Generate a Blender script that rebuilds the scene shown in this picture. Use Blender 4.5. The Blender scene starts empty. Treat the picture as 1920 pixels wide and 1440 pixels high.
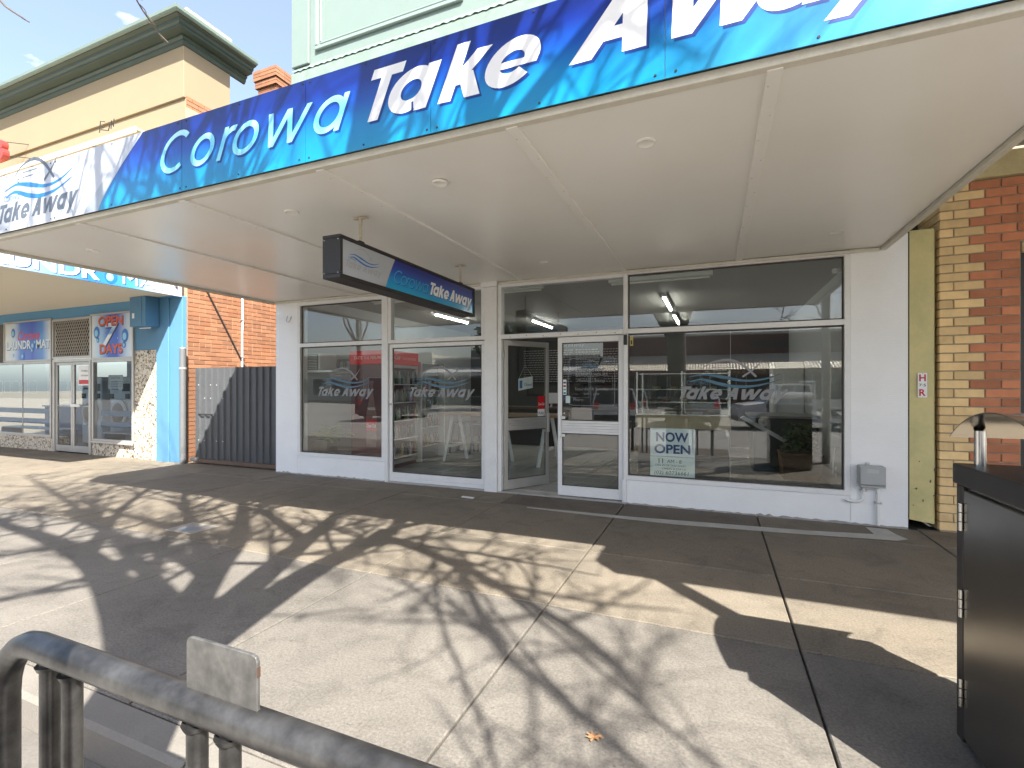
import bpy, bmesh, math, random
from mathutils import Vector
random.seed(11)
sc = bpy.context.scene
COL = sc.collection
R = math.radians

# ------------------------------------------------------------------ camera
cam_d = bpy.data.cameras.new('camera')
cam = bpy.data.objects.new('camera', cam_d); COL.objects.link(cam)
cam.location = (0, -6.2, 1.46)
cam.rotation_euler = (R(90), 0, math.atan(380 / 914))
cam_d.sensor_width = 36.0
cam_d.lens = 36.0 * 914 / 1920
cam_d.shift_y = 6 / 1920
cam_d.clip_start = 0.05
cam_d.clip_end = 2000
sc.camera = cam

# ------------------------------------------------------------------ sky, sun, exposure
SUN = Vector((0.67, -0.685, 1.0)).normalized()
world = bpy.data.worlds.new('World'); sc.world = world
world.use_nodes = True
wn = world.node_tree.nodes; wl = world.node_tree.links
for n in list(wn): wn.remove(n)
wo = wn.new('ShaderNodeOutputWorld'); wb = wn.new('ShaderNodeBackground')
sky = wn.new('ShaderNodeTexSky'); sky.sky_type = 'NISHITA'; sky.sun_disc = False
sky.sun_elevation = math.asin(SUN.z); sky.sun_rotation = math.atan2(SUN.x, SUN.y)
sky.altitude = 100; sky.air_density = 1.0; sky.dust_density = 2.6; sky.ozone_density = 1.0
wtc = wn.new('ShaderNodeTexCoord'); wmp = wn.new('ShaderNodeMapping')
wmp.inputs['Scale'].default_value = (1.0, 1.0, 2.6)
wnz = wn.new('ShaderNodeTexNoise'); wnz.inputs['Scale'].default_value = 5.5
wnz.inputs['Detail'].default_value = 7; wnz.inputs['Roughness'].default_value = 0.58
wrp = wn.new('ShaderNodeValToRGB')
wrp.color_ramp.elements[0].position = 0.63; wrp.color_ramp.elements[0].color = (.08, .08, .08, 1)
wrp.color_ramp.elements[1].position = 0.80; wrp.color_ramp.elements[1].color = (1, 1, 1, 1)
wmx = wn.new('ShaderNodeMixRGB'); wmx.inputs['Color2'].default_value = (7.6, 7.7, 7.9, 1)
wl.new(wtc.outputs['Generated'], wmp.inputs['Vector']); wl.new(wmp.outputs[0], wnz.inputs['Vector'])
wl.new(wnz.outputs['Fac'], wrp.inputs['Fac']); wl.new(wrp.outputs['Color'], wmx.inputs['Fac'])
wl.new(sky.outputs['Color'], wmx.inputs['Color1']); wl.new(wmx.outputs['Color'], wb.inputs['Color'])
wb.inputs['Strength'].default_value = 0.10
wl.new(wb.outputs['Background'], wo.inputs['Surface'])
sun_d = bpy.data.lights.new('sun', 'SUN'); sun_d.energy = 4.8; sun_d.angle = R(0.53)
sun_d.color = (1.0, 0.955, 0.88)
sun = bpy.data.objects.new('sun', sun_d); COL.objects.link(sun)
sun.rotation_euler = SUN.to_track_quat('Z', 'Y').to_euler()
sun.location = (20, -20, 30)
sc.view_settings.view_transform = 'Standard'; sc.view_settings.look = 'None'
sc.view_settings.exposure = 1.85; sc.view_settings.gamma = 1.0
sc.render.engine = 'CYCLES'
sc.cycles.max_bounces = 6; sc.cycles.diffuse_bounces = 3; sc.cycles.glossy_bounces = 3
sc.cycles.transparent_max_bounces = 10; sc.cycles.use_adaptive_sampling = True; sc.cycles.adaptive_threshold = 0.02; sc.cycles.caustics_reflective = False; sc.cycles.caustics_refractive = False

# ------------------------------------------------------------------ helpers
W = {}                                   # object name -> world location

class MB:
    """collects faces; built into one mesh object"""
    def __init__(s): s.v = []; s.f = []
    def add(s, vs, fs):
        k = len(s.v); s.v += [tuple(p) for p in vs]; s.f += [tuple(i + k for i in f) for f in fs]; return s
    def box(s, x0, x1, y0, y1, z0, z1):
        return s.add([(x0,y0,z0),(x1,y0,z0),(x1,y1,z0),(x0,y1,z0),(x0,y0,z1),(x1,y0,z1),(x1,y1,z1),(x0,y1,z1)],
                     [(0,3,2,1),(4,5,6,7),(0,1,5,4),(1,2,6,5),(2,3,7,6),(3,0,4,7)])
    def obox(s, c, ax, ay, hx, hy, z0, z1):
        """box turned about z: ax, ay unit 2d axes"""
        p = []
        for z in (z0, z1):
            for sx, sy in ((-1,-1),(1,-1),(1,1),(-1,1)):
                p.append((c[0]+ax[0]*hx*sx+ay[0]*hy*sy, c[1]+ax[1]*hx*sx+ay[1]*hy*sy, z))
        return s.add(p, [(0,3,2,1),(4,5,6,7),(0,1,5,4),(1,2,6,5),(2,3,7,6),(3,0,4,7)])
    def poly(s, pts): return s.add(pts, [tuple(range(len(pts)))])
    def prism(s, pts, d):
        """polygon pts (3d) pushed along vector d"""
        n = len(pts); q = [(p[0]+d[0], p[1]+d[1], p[2]+d[2]) for p in pts]
        return s.add(list(pts)+q, [tuple(range(n))[::-1], tuple(range(n, 2*n))] + [(i, (i+1)%n, n+(i+1)%n, n+i) for i in range(n)])
    def tube(s, pts, rad, n=10, cap=True):
        pts = [Vector(p) for p in pts]; m = len(pts)
        rs = rad if isinstance(rad, (list, tuple)) else [rad]*m
        vs = []; up = None
        for i in range(m):
            t = (pts[min(i+1, m-1)] - pts[max(i-1, 0)])
            if t.length < 1e-9: t = Vector((0,0,1))
            t.normalize()
            if up is None:
                up = Vector((0,0,1)) if abs(t.z) < .9 else Vector((1,0,0))
            a = t.cross(up)
            if a.length < 1e-6: a = t.cross(Vector((0,1,0)))
            a.normalize(); b = a.cross(t); up = b
            for k in range(n):
                w = 2*math.pi*k/n
                vs.append(pts[i] + (a*math.cos(w) + b*math.sin(w))*rs[i])
        fs = []
        for i in range(m-1):
            for k in range(n):
                fs.append((i*n+k, i*n+(k+1)%n, (i+1)*n+(k+1)%n, (i+1)*n+k))
        if cap: fs += [tuple(range(n))[::-1], tuple(range((m-1)*n, m*n))]
        return s.add(vs, fs)
    def lathe(s, prof, c, n=20, axis='z'):
        """prof: (r, h) list, turned about axis through c"""
        vs = []
        for r, h in prof:
            for k in range(n):
                w = 2*math.pi*k/n; a, b = r*math.cos(w), r*math.sin(w)
                vs.append((c[0]+a, c[1]+b, c[2]+h) if axis == 'z' else (c[0]+a, c[1]+h, c[2]+b) if axis == 'y' else (c[0]+h, c[1]+a, c[2]+b))
        fs = [(i*n+k, i*n+(k+1)%n, (i+1)*n+(k+1)%n, (i+1)*n+k) for i in range(len(prof)-1) for k in range(n)]
        fs += [tuple(range(n))[::-1], tuple(range((len(prof)-1)*n, len(prof)*n))]
        return s.add(vs, fs)

def link(o, parent, wloc):
    COL.objects.link(o)
    if parent is not None:
        o.parent = parent; o.location = Vector(wloc) - W[parent.name]
    else: o.location = wloc
    W[o.name] = Vector(wloc)
    return o

def obj(name, mb, mat, parent=None, bevel=0.0, smooth=False, loc=None, seg=1):
    xs = [p[0] for p in mb.v]; ys = [p[1] for p in mb.v]; zs = [p[2] for p in mb.v]
    c = loc if loc is not None else ((min(xs)+max(xs))/2, (min(ys)+max(ys))/2, min(zs))
    me = bpy.data.meshes.new(name)
    me.from_pydata([(p[0]-c[0], p[1]-c[1], p[2]-c[2]) for p in mb.v], [], mb.f)
    bm = bmesh.new(); bm.from_mesh(me)
    bmesh.ops.recalc_face_normals(bm, faces=bm.faces)
    if bevel:
        ed = [e for e in bm.edges if len(e.link_faces) == 2 and e.calc_face_angle(0) > 0.5]
        bmesh.ops.bevel(bm, geom=ed, offset=bevel, segments=seg, affect='EDGES', profile=.5)
    bm.to_mesh(me); bm.free()
    if smooth:
        me.polygons.foreach_set('use_smooth', [True]*len(me.polygons)); me.set_sharp_from_angle(angle=R(38))
    me.materials.append(mat)
    o = bpy.data.objects.new(name, me)
    if name in ('menu_lettering','small_lettering','fine_lettering','screw_row'): o['kind'] = 'stuff'
    return link(o, parent, c)

def inst(name, mesh, wloc, parent):
    return link(bpy.data.objects.new(name, mesh), parent, wloc)

def thing(name, label, cat, loc=(0,0,0), group=None):
    o = bpy.data.objects.new(name, None); o.empty_display_size = .2
    link(o, None, loc); return tag(o, label, cat, group)
def tag(o, label=None, cat=None, group=None, kind=None):
    if label: o['label'] = label
    if cat: o['category'] = cat
    if group: o['group'] = group
    if kind: o['kind'] = kind
    return o
def struct(o): o['kind'] = 'structure'; return o
def copy_tree(o, delta, label=None, parent=None):
    c = o.copy(); COL.objects.link(c)
    W[c.name] = W[o.name] + Vector(delta)
    if parent is None: c.location = W[c.name]
    else: c.parent = parent
    if label: c['label'] = label
    for ch in o.children: copy_tree(ch, delta, None, c)
    return c

# ------------------------------------------------------------------ materials
MATS = {}
def mat(name, col, rough=.6, metal=0.0, var=.0, vs=4.0, bump=0.0, bs=80.0, rnd=0.0, spec=.5, col2=None, stretch=(1,1,1), fine=0.0, coat=0.0, detail=6):
    """principled with world-space noise: var = brightness swing, col2 = second colour, rnd = tint by object"""
    if name in MATS: return MATS[name]
    m = bpy.data.materials.new(name); m.use_nodes = True; MATS[name] = m
    nt = m.node_tree; N = nt.nodes; L = nt.links; p = N['Principled BSDF']
    p.inputs['Roughness'].default_value = rough; p.inputs['Metallic'].default_value = metal
    p.inputs['Specular IOR Level'].default_value = spec
    p.inputs['Coat Weight'].default_value = coat; p.inputs['Coat Roughness'].default_value = .08
    p.inputs['Base Color'].default_value = (*col, 1)
    if var or col2 or rnd or fine or bump:
        g = N.new('ShaderNodeNewGeometry'); mp = N.new('ShaderNodeMapping'); mp.inputs['Scale'].default_value = stretch
        L.new(g.outputs['Position'], mp.inputs['Vector'])
        out = None
        base = N.new('ShaderNodeRGB'); base.outputs[0].default_value = (*col, 1); out = base.outputs[0]
        nz = N.new('ShaderNodeTexNoise'); nz.inputs['Scale'].default_value = vs; nz.inputs['Detail'].default_value = detail
        nz.inputs['Roughness'].default_value = .62
        L.new(mp.outputs[0], nz.inputs['Vector'])
        if col2:
            rp = N.new('ShaderNodeValToRGB'); rp.color_ramp.elements[0].position = .38; rp.color_ramp.elements[1].position = .64
            L.new(nz.outputs['Fac'], rp.inputs['Fac'])
            mx = N.new('ShaderNodeMixRGB'); mx.inputs['Color2'].default_value = (*col2, 1)
            L.new(rp.outputs['Color'], mx.inputs['Fac']); L.new(out, mx.inputs['Color1']); out = mx.outputs[0]
        val = None
        def addv(sock, amt):
            nonlocal val
            a = N.new('ShaderNodeMath'); a.operation = 'MULTIPLY_ADD'; L.new(sock, a.inputs[0]); a.inputs[1].default_value = 2*amt
            if val is None: a.inputs[2].default_value = 1-amt
            else:
                b = N.new('ShaderNodeMath'); b.operation = 'SUBTRACT'; L.new(val, b.inputs[0]); b.inputs[1].default_value = amt
                L.new(b.outputs[0], a.inputs[2])
            val = a.outputs[0]
        if var: addv(nz.outputs['Fac'], var)
        if fine:
            n2 = N.new('ShaderNodeTexNoise'); n2.inputs['Scale'].default_value = bs; n2.inputs['Detail'].default_value = 3
            L.new(mp.outputs[0], n2.inputs['Vector']); addv(n2.outputs['Fac'], fine)
        if rnd:
            oi = N.new('ShaderNodeObjectInfo'); addv(oi.outputs['Random'], rnd)
        if val is not None:
            h = N.new('ShaderNodeHueSaturation'); L.new(out, h.inputs['Color']); L.new(val, h.inputs['Value']); out = h.outputs[0]
        L.new(out, p.inputs['Base Color'])
        if bump:
            n3 = N.new('ShaderNodeTexNoise'); n3.inputs['Scale'].default_value = bs; n3.inputs['Detail'].default_value = 5
            L.new(mp.outputs[0], n3.inputs['Vector'])
            bp = N.new('ShaderNodeBump'); bp.inputs['Strength'].default_value = bump; bp.inputs['Distance'].default_value = .004
            L.new(n3.outputs['Fac'], bp.inputs['Height']); L.new(bp.outputs[0], p.inputs['Normal'])
    return m

def concrete(name, c1, c2, stain_shade, rough=.8):
    """worn paving: broad tone changes, stain blotches with soft twig shade painted in, dark spots, fine aggregate"""
    m = bpy.data.materials.new(name); m.use_nodes = True; MATS[name] = m
    N = m.node_tree.nodes; L = m.node_tree.links; p = N['Principled BSDF']; g = N.new('ShaderNodeNewGeometry')
    def noise(scale, detail=5, rough_=.6, dist=0):
        n = N.new('ShaderNodeTexNoise'); n.inputs['Scale'].default_value = scale; n.inputs['Detail'].default_value = detail; n.inputs['Roughness'].default_value = rough_; n.inputs['Distortion'].default_value = dist
        L.new(g.outputs['Position'], n.inputs['Vector']); return n.outputs['Fac']
    def ramp(sock, a, b):
        r = N.new('ShaderNodeMapRange'); r.inputs['From Min'].default_value = a; r.inputs['From Max'].default_value = b; L.new(sock, r.inputs['Value']); return r.outputs[0]
    def mix(f, a, b, amt=1.0):
        x = N.new('ShaderNodeMixRGB'); 
        if amt != 1.0:
            mu = N.new('ShaderNodeMath'); mu.operation = 'MULTIPLY'; L.new(f, mu.inputs[0]); mu.inputs[1].default_value = amt; f = mu.outputs[0]
        L.new(f, x.inputs[0])
        for s_, v in ((1,a),(2,b)):
            if isinstance(v, tuple): x.inputs[s_].default_value = (*v,1)
            else: L.new(v, x.inputs[s_])
        return x.outputs[0]
    c = mix(ramp(noise(1.1,8,.65,.4),.36,.66), c1, c2)
    c = mix(ramp(noise(3.1,8,.72,.8),.50,.70), c, stain_shade, .50)  # large blotches: stains, plus mottled twig shadow put into the colour
    c = mix(ramp(noise(18,4,.7),.62,.70), c, stain_shade, .65)
    c = mix(ramp(noise(9,6,.75),.60,.75), c, tuple(min(1,v*1.5) for v in c1), .45)
    oi = N.new('ShaderNodeObjectInfo')
    f1 = noise(75,4,.75); a = N.new('ShaderNodeMath'); a.operation = 'MULTIPLY_ADD'; L.new(f1, a.inputs[0]); a.inputs[1].default_value = 1.7; a.inputs[2].default_value = .08
    b = N.new('ShaderNodeMath'); b.operation = 'MULTIPLY_ADD'; L.new(oi.outputs['Random'], b.inputs[0]); b.inputs[1].default_value = .14; L.new(a.outputs[0], b.inputs[2])
    h = N.new('ShaderNodeHueSaturation'); L.new(c, h.inputs['Color']); L.new(b.outputs[0], h.inputs['Value']); L.new(h.outputs[0], p.inputs['Base Color'])
    p.inputs['Roughness'].default_value = rough; p.inputs['Specular IOR Level'].default_value = .35
    bp = N.new('ShaderNodeBump'); bp.inputs['Strength'].default_value = .55; bp.inputs['Distance'].default_value = .004; L.new(noise(55,8,.8), bp.inputs['Height']); L.new(bp.outputs[0], p.inputs['Normal'])
    return m

def glass_mat(name, tint=(.93,.96,.95), boost=2.4, ior=1.52, wave=.0005):
    m = bpy.data.materials.new(name); m.use_nodes = True; N = m.node_tree.nodes; L = m.node_tree.links
    for n in list(N): N.remove(n)
    o = N.new('ShaderNodeOutputMaterial'); t = N.new('ShaderNodeBsdfTransparent'); t.inputs[0].default_value = (*tint, 1)
    g = N.new('ShaderNodeBsdfGlossy'); g.inputs['Roughness'].default_value = 0.0; g.inputs['Color'].default_value = (1,1,1,1)
    fr = N.new('ShaderNodeFresnel'); fr.inputs['IOR'].default_value = ior
    geo = N.new('ShaderNodeNewGeometry')
    nb = N.new('ShaderNodeMath'); nb.operation = 'SUBTRACT'; nb.inputs[0].default_value = 1.0; L.new(geo.outputs['Backfacing'], nb.inputs[1])
    a = N.new('ShaderNodeMath'); a.operation = 'MULTIPLY'; L.new(fr.outputs[0], a.inputs[0]); a.inputs[1].default_value = boost
    b = N.new('ShaderNodeMath'); b.operation = 'MULTIPLY'; b.use_clamp = True; L.new(a.outputs[0], b.inputs[0]); L.new(nb.outputs[0], b.inputs[1])
    nz = N.new('ShaderNodeTexNoise'); nz.inputs['Scale'].default_value = 1.4; nz.inputs['Detail'].default_value = 1
    L.new(geo.outputs['Position'], nz.inputs['Vector'])
    bp = N.new('ShaderNodeBump'); bp.inputs['Strength'].default_value = 1.0; bp.inputs['Distance'].default_value = wave
    L.new(nz.outputs['Fac'], bp.inputs['Height']); L.new(bp.outputs[0], g.inputs['Normal'])
    mx = N.new('ShaderNodeMixShader'); L.new(b.outputs[0], mx.inputs[0]); L.new(t.outputs[0], mx.inputs[1]); L.new(g.outputs[0], mx.inputs[2])
    L.new(mx.outputs[0], o.inputs['Surface'])
    return m

def emit_mat(name, col, s):
    m = bpy.data.materials.new(name); m.use_nodes = True; p = m.node_tree.nodes['Principled BSDF']
    p.inputs['Base Color'].default_value = (*col, 1); p.inputs['Emission Color'].default_value = (*col, 1); p.inputs['Emission Strength'].default_value = s
    return m

def ramp_mat(name, axis, lo, hi, stops, rough=.35, coat=.3):
    """printed sheet: colour along a world axis between lo and hi"""
    m = bpy.data.materials.new(name); m.use_nodes = True; N = m.node_tree.nodes; L = m.node_tree.links; p = N['Principled BSDF']
    g = N.new('ShaderNodeNewGeometry'); s = N.new('ShaderNodeSeparateXYZ'); L.new(g.outputs['Position'], s.inputs[0])
    r = N.new('ShaderNodeMapRange'); r.inputs['From Min'].default_value = lo; r.inputs['From Max'].default_value = hi
    L.new(s.outputs['XYZ'.index(axis)], r.inputs['Value'])
    c = N.new('ShaderNodeValToRGB')
    while len(c.color_ramp.elements) < len(stops): c.color_ramp.elements.new(.5)
    for e, (q, col) in zip(c.color_ramp.elements, stops): e.position = q; e.color = (*col, 1)
    L.new(r.outputs[0], c.inputs['Fac']); 
    nz = N.new('ShaderNodeTexNoise'); nz.inputs['Scale'].default_value = 3.0; nz.inputs['Detail'].default_value = 8; L.new(g.outputs['Position'], nz.inputs['Vector'])
    ma = N.new('ShaderNodeMath'); ma.operation = 'MULTIPLY_ADD'; L.new(nz.outputs['Fac'], ma.inputs[0]); ma.inputs[1].default_value = .3; ma.inputs[2].default_value = .85
    h = N.new('ShaderNodeHueSaturation'); L.new(c.outputs[0], h.inputs['Color']); L.new(ma.outputs[0], h.inputs['Value'])
    L.new(h.outputs[0], p.inputs['Base Color'])
    p.inputs['Roughness'].default_value = rough; p.inputs['Coat Weight'].default_value = coat; p.inputs['Coat Roughness'].default_value = .15
    return m

def brick_mat(name, c1, c2, mortar, bw, bh, axis, ms=.012, bump=.6, rough=.85, var=.2):
    """brick or tile pattern laid on a vertical wall; axis = the horizontal world axis"""
    m = bpy.data.materials.new(name); m.use_nodes = True; N = m.node_tree.nodes; L = m.node_tree.links; p = N['Principled BSDF']
    g = N.new('ShaderNodeNewGeometry'); s = N.new('ShaderNodeSeparateXYZ'); L.new(g.outputs['Position'], s.inputs[0])
    cb = N.new('ShaderNodeCombineXYZ'); L.new(s.outputs['XYZ'.index(axis)], cb.inputs[0]); L.new(s.outputs[2], cb.inputs[1])
    b = N.new('ShaderNodeTexBrick'); L.new(cb.outputs[0], b.inputs['Vector'])
    b.inputs['Color1'].default_value = (*c1, 1); b.inputs['Color2'].default_value = (*c2, 1); b.inputs['Mortar'].default_value = (*mortar, 1)
    b.inputs['Scale'].default_value = 1.0; b.inputs['Brick Width'].default_value = bw; b.inputs['Row Height'].default_value = bh
    b.inputs['Mortar Size'].default_value = ms; b.inputs['Mortar Smooth'].default_value = .1
    nz = N.new('ShaderNodeTexNoise'); nz.inputs['Scale'].default_value = 2.2; nz.inputs['Detail'].default_value = 8; L.new(g.outputs['Position'], nz.inputs['Vector'])
    ma = N.new('ShaderNodeMath'); ma.operation = 'MULTIPLY_ADD'; L.new(nz.outputs['Fac'], ma.inputs[0]); ma.inputs[1].default_value = 2*var; ma.inputs[2].default_value = 1-var
    h = N.new('ShaderNodeHueSaturation'); L.new(b.outputs['Color'], h.inputs['Color']); L.new(ma.outputs[0], h.inputs['Value'])
    L.new(h.outputs[0], p.inputs['Base Color']); p.inputs['Roughness'].default_value = rough
    iv = N.new('ShaderNodeMath'); iv.operation = 'SUBTRACT'; iv.inputs[0].default_value = 1; L.new(b.outputs['Fac'], iv.inputs[1])
    bp = N.new('ShaderNodeBump'); bp.inputs['Strength'].default_value = bump; bp.inputs['Distance'].default_value = .004
    L.new(iv.outputs[0], bp.inputs['Height']); L.new(bp.outputs[0], p.inputs['Normal'])
    return m

# ------------------------------------------------------------------ lettering
class Plane:
    """flat lettering on a plane: s along, t up, n out of it"""
    def __init__(s, o, sx, tx, n): s.o = Vector(o); s.s = Vector(sx); s.t = Vector(tx); s.n = Vector(n); s.k = 0
    def __call__(s, a, b, d=0.0): return tuple(s.o + s.s*a + s.t*b + s.n*d)

def glyph_strokes(ch, w, xh=.74):
    """geometric sans letters (cap height 1): filled polygons, advance"""
    P = []; 
    def rect(x0, y0, x1, y1): P.append([(x0,y0),(x1,y0),(x1,y1),(x0,y1)])
    def diag(x0, y0, x1, y1, ww=None):
        h = (ww or w*1.06)/2; P.append([(x0-h,y0),(x0+h,y0),(x1+h,y1),(x1-h,y1)])
    def ring(cx, cy, r, a0=0, a1=360, n=36):
        pts = []; k = max(4, int(n*(a1-a0)/360))
        for i in range(k):
            A, B = R(a0+(a1-a0)*i/k), R(a0+(a1-a0)*(i+1)/k); q = r-w
            P.append([(cx+q*math.cos(A),cy+q*math.sin(A)),(cx+r*math.cos(A),cy+r*math.sin(A)),(cx+r*math.cos(B),cy+r*math.sin(B)),(cx+q*math.cos(B),cy+q*math.sin(B))])
    r = xh/2
    if ch == 'T': rect(0,1-w*.85,.70,1); rect(.35-w/2,0,.35+w/2,1-w*.85); return P, .60
    if ch == 'a': ring(r,r,r); rect(2*r-w,0,2*r,xh); return P, 2*r+.06+w*.3
    if ch == 'o': ring(r,r,r); return P, 2*r+.07
    if ch == 'e': ring(r,r,r,0,322); rect(w*.5,r-w*.42,2*r-.005,r+.02); return P, 2*r+.07
    if ch == 'k': rect(0,0,w,1); diag(w*.75,.26,.40+w*.55,xh,w*1.12); diag(.50+w*.40,0,.20+w*.55,.46,w*1.15); return P, .58+w*.9
    if ch == 'A': diag(w*.55,0,.40,1); diag(.80-w*.55,0,.40,1); rect(.18,.22,.62,.22+w*.85); return P, .82
    if ch == 'w': 
        a, h = w*.55, .25+w*.10; diag(a+h*1,0,a,xh); diag(a+h,0,a+2*h,xh); diag(a+3*h,0,a+2*h,xh); diag(a+3*h,0,a+4*h,xh); return P, 4*h+2*a+.03
    if ch == 'y': 
        a = w*.55; diag(.26+a,.02,a,xh); diag(a+.26-.13,-.28,a+.52,xh); return P, .56+2*a
    if ch == 'C': ring(.5,.5,.5,48,312); return P, .90
    if ch == 'r': rect(0,0,w,xh); ring(.30+.02,xh-.32,.32,78,165); return P, .36
    return P, .34

def glyph_text(mb, pl, s, x, y, cap, w, slant=.2, gap=.0, xh=.74, sx=1.0):
    """writes s with its lower left at (x, y); returns the end"""
    for ch in s:
        P, adv = glyph_strokes(ch, w, xh)
        for q in P:
            pl.k += 1
            d = .0004 + .000012*(pl.k % 60)
            mb.poly([pl(x + (a*sx + b*slant)*cap, y + b*cap, d) for a, b in q])
        x += (adv*sx + gap)*cap
    return x

TXT = {}
def font_text(mb, pl, s, x, y, size, bold=0.0, shear=0.0, d=.0006, width=None, align='LEFT'):
    key = (s, bold, shear)
    if key not in TXT:
        cu = bpy.data.curves.new('t', 'FONT'); cu.body = s; cu.size = 1; cu.offset = bold; cu.shear = shear; cu.resolution_u = 4; cu.fill_mode = 'FRONT'
        o = bpy.data.objects.new('t', cu); COL.objects.link(o)
        me = bpy.data.meshes.new_from_object(o.evaluated_get(bpy.context.evaluated_depsgraph_get()))
        vs = [tuple(v.co) for v in me.vertices]; fs = [tuple(f.vertices) for f in me.polygons]
        bpy.data.objects.remove(o); bpy.data.curves.remove(cu); bpy.data.meshes.remove(me)
        TXT[key] = (vs, fs)
    vs, fs = TXT[key]
    if not vs: return
    x0 = min(v[0] for v in vs); x1 = max(v[0] for v in vs)
    k = size; kx = size if width is None else width/(x1-x0)
    if align == 'CENTER': x = x - (x1-x0)*kx/2
    mb.add([pl(x + (v[0]-x0)*kx, y + v[1]*k, d) for v in vs], fs)

def ribbon(mb, pl, pts, w, d=.0006):
    """tapered stroke through 2d points; w = list of widths or number"""
    n = len(pts); ws = w if isinstance(w, (list, tuple)) else [w]*n
    # smooth by catmull-rom
    Q = []; Wd = []
    for i in range(n-1):
        p0 = pts[max(i-1,0)]; p1 = pts[i]; p2 = pts[i+1]; p3 = pts[min(i+2,n-1)]
        for j in range(8):
            t = j/8
            Q.append(tuple(.5*((2*p1[k]) + (-p0[k]+p2[k])*t + (2*p0[k]-5*p1[k]+4*p2[k]-p3[k])*t*t + (-p0[k]+3*p1[k]-3*p2[k]+p3[k])*t**3) for k in (0,1)))
            Wd.append(ws[i]*(1-t)+ws[i+1]*t)
    Q.append(pts[-1]); Wd.append(ws[-1])
    L_, R_ = [], []
    for i in range(len(Q)):
        a = Q[max(i-1,0)]; b = Q[min(i+1,len(Q)-1)]; dx, dy = b[0]-a[0], b[1]-a[1]; l = math.hypot(dx,dy) or 1
        L_.append((Q[i][0]-dy/l*Wd[i]/2, Q[i][1]+dx/l*Wd[i]/2)); R_.append((Q[i][0]+dy/l*Wd[i]/2, Q[i][1]-dx/l*Wd[i]/2))
    for i in range(len(Q)-1):
        mb.add([pl(*L_[i],d), pl(*R_[i],d), pl(*R_[i+1],d), pl(*L_[i+1],d)], [(0,1,2,3)])

def fish_logo(parent, pl, x, y, wd, m_grey, m_blue, small=True, d0=0.0):
    """round fish over two waves with the two words under it; wd = width of the words"""
    f = lambda a, b: (x + a*wd, y + b*wd)
    e = Plane(pl.o + pl.n*d0, pl.s, pl.t, pl.n)
    for word, x_ in (('Take', x), ('Away', x + wd*.48)):
        for ch in word:
            g = MB(); x_ = glyph_text(g, e, ch, x_, y, wd*.138, .235, .42, xh=.78); obj('letter', g, m_grey, parent)
    g = MB()
    ribbon(g, e, [f(.24,.31),f(.34,.38),f(.50,.41),(f(.64,.36)),f(.77,.235)], [wd*k for k in (.003,.014,.026,.026,.02)])
    obj('fish_back', g, m_grey, parent); g = MB()
    ribbon(g, Plane(e.o+e.n*.0003, e.s, e.t, e.n), [f(.82,.40),f(.75,.315),f(.645,.235)], [wd*k for k in (.004,.014,.022)])
    obj('fish_tail', g, m_grey, parent)
    for za, xb in ((.335,.55),(.30,.50)):
        g = MB(); ribbon(g, e, [f(.36,za),f(xb,za)], wd*.006); obj('fish_stripe', g, m_grey, parent)
    g = MB()
    for k in range(12):
        a, b = R(30*k), R(30*k+30); c = f(.305,.285)
        g.add([e(c[0]+r*wd*math.cos(q), c[1]+r*wd*math.sin(q), .0006) for r, q in ((.008,a),(.016,a),(.016,b),(.008,b))], [(0,1,2,3)])
    obj('fish_eye', g, m_grey, parent)
    g = MB()
    ribbon(g, e, [f(.12,.235),f(.28,.262),f(.45,.235),f(.66,.195),f(.84,.21),f(.99,.265)], [wd*k for k in (.003,.018,.034,.022,.016,.002)])
    obj('wave', g, m_blue, parent); g = MB()
    ribbon(g, Plane(e.o+e.n*.0003, e.s, e.t, e.n), [f(.13,.185),f(.26,.21),f(.42,.165),f(.58,.135),f(.78,.145),f(.99,.205)], [wd*k for k in (.003,.022,.034,.030,.018,.002)])
    obj('wave', g, m_blue, parent)
    if small:
        g = MB(); glyph_text(g, e, 'Corowa', x+wd*.10, y+wd*.155, wd*.045, .09, .1); obj('small_lettering', g, m_blue, parent)
# ------------------------------------------------------------------ shared materials
m_con_in = concrete('concrete_tan', (.195,.166,.126), (.15,.13,.102), (.07,.060,.049))
m_con_out = concrete('concrete_grey', (.168,.154,.133), (.12,.11,.096), (.062,.056,.048))
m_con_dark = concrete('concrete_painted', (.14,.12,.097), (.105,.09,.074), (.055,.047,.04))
m_kerb = mat('kerb_concrete', (.175,.16,.138), .85, var=.3, vs=2.5, bump=.5, bs=90, fine=.15)
m_joint = mat('joint_dirt', (.045,.04,.033), .95, var=.3, vs=9)
m_road = mat('asphalt', (.26,.248,.225), .88, var=.22, vs=.7, bump=.8, bs=55, fine=.3)
m_white_tile = brick_mat('white_mosaic', (.88,.88,.87), (.86,.865,.86), (.82,.82,.82), .030, .022, 'X', ms=.0012, bump=.10, rough=.42, var=.08)
m_white = mat('white_paint', (.80,.80,.78), .45, var=.06, vs=3)
m_frame = mat('white_aluminium', (.78,.78,.77), .42, var=.10, vs=6, fine=.05, bs=40)
m_alu = mat('aged_aluminium', (.52,.51,.49), .38, .55, var=.10, vs=5)
m_soffit = mat('soffit_board', (.88,.865,.83), .30, col2=(.83,.81,.765), var=.05, vs=.9, bump=.10, bs=2.2, spec=.45)
m_trim = mat('cream_trim', (.62,.585,.50), .6, var=.22, vs=8, fine=.1)
m_mint = mat('mint_paint', (.17,.225,.205), .6, var=.08, vs=1.5, bump=.15, bs=40)
m_glass = glass_mat('shop_glass')
m_glass2 = glass_mat('laundry_glass', tint=(.80,.85,.88), boost=.9)
m_black = mat('black_plastic', (.02,.02,.021), .45)
m_dark = mat('dark_metal', (.035,.034,.034), .4, .3, var=.2, vs=9)
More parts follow.
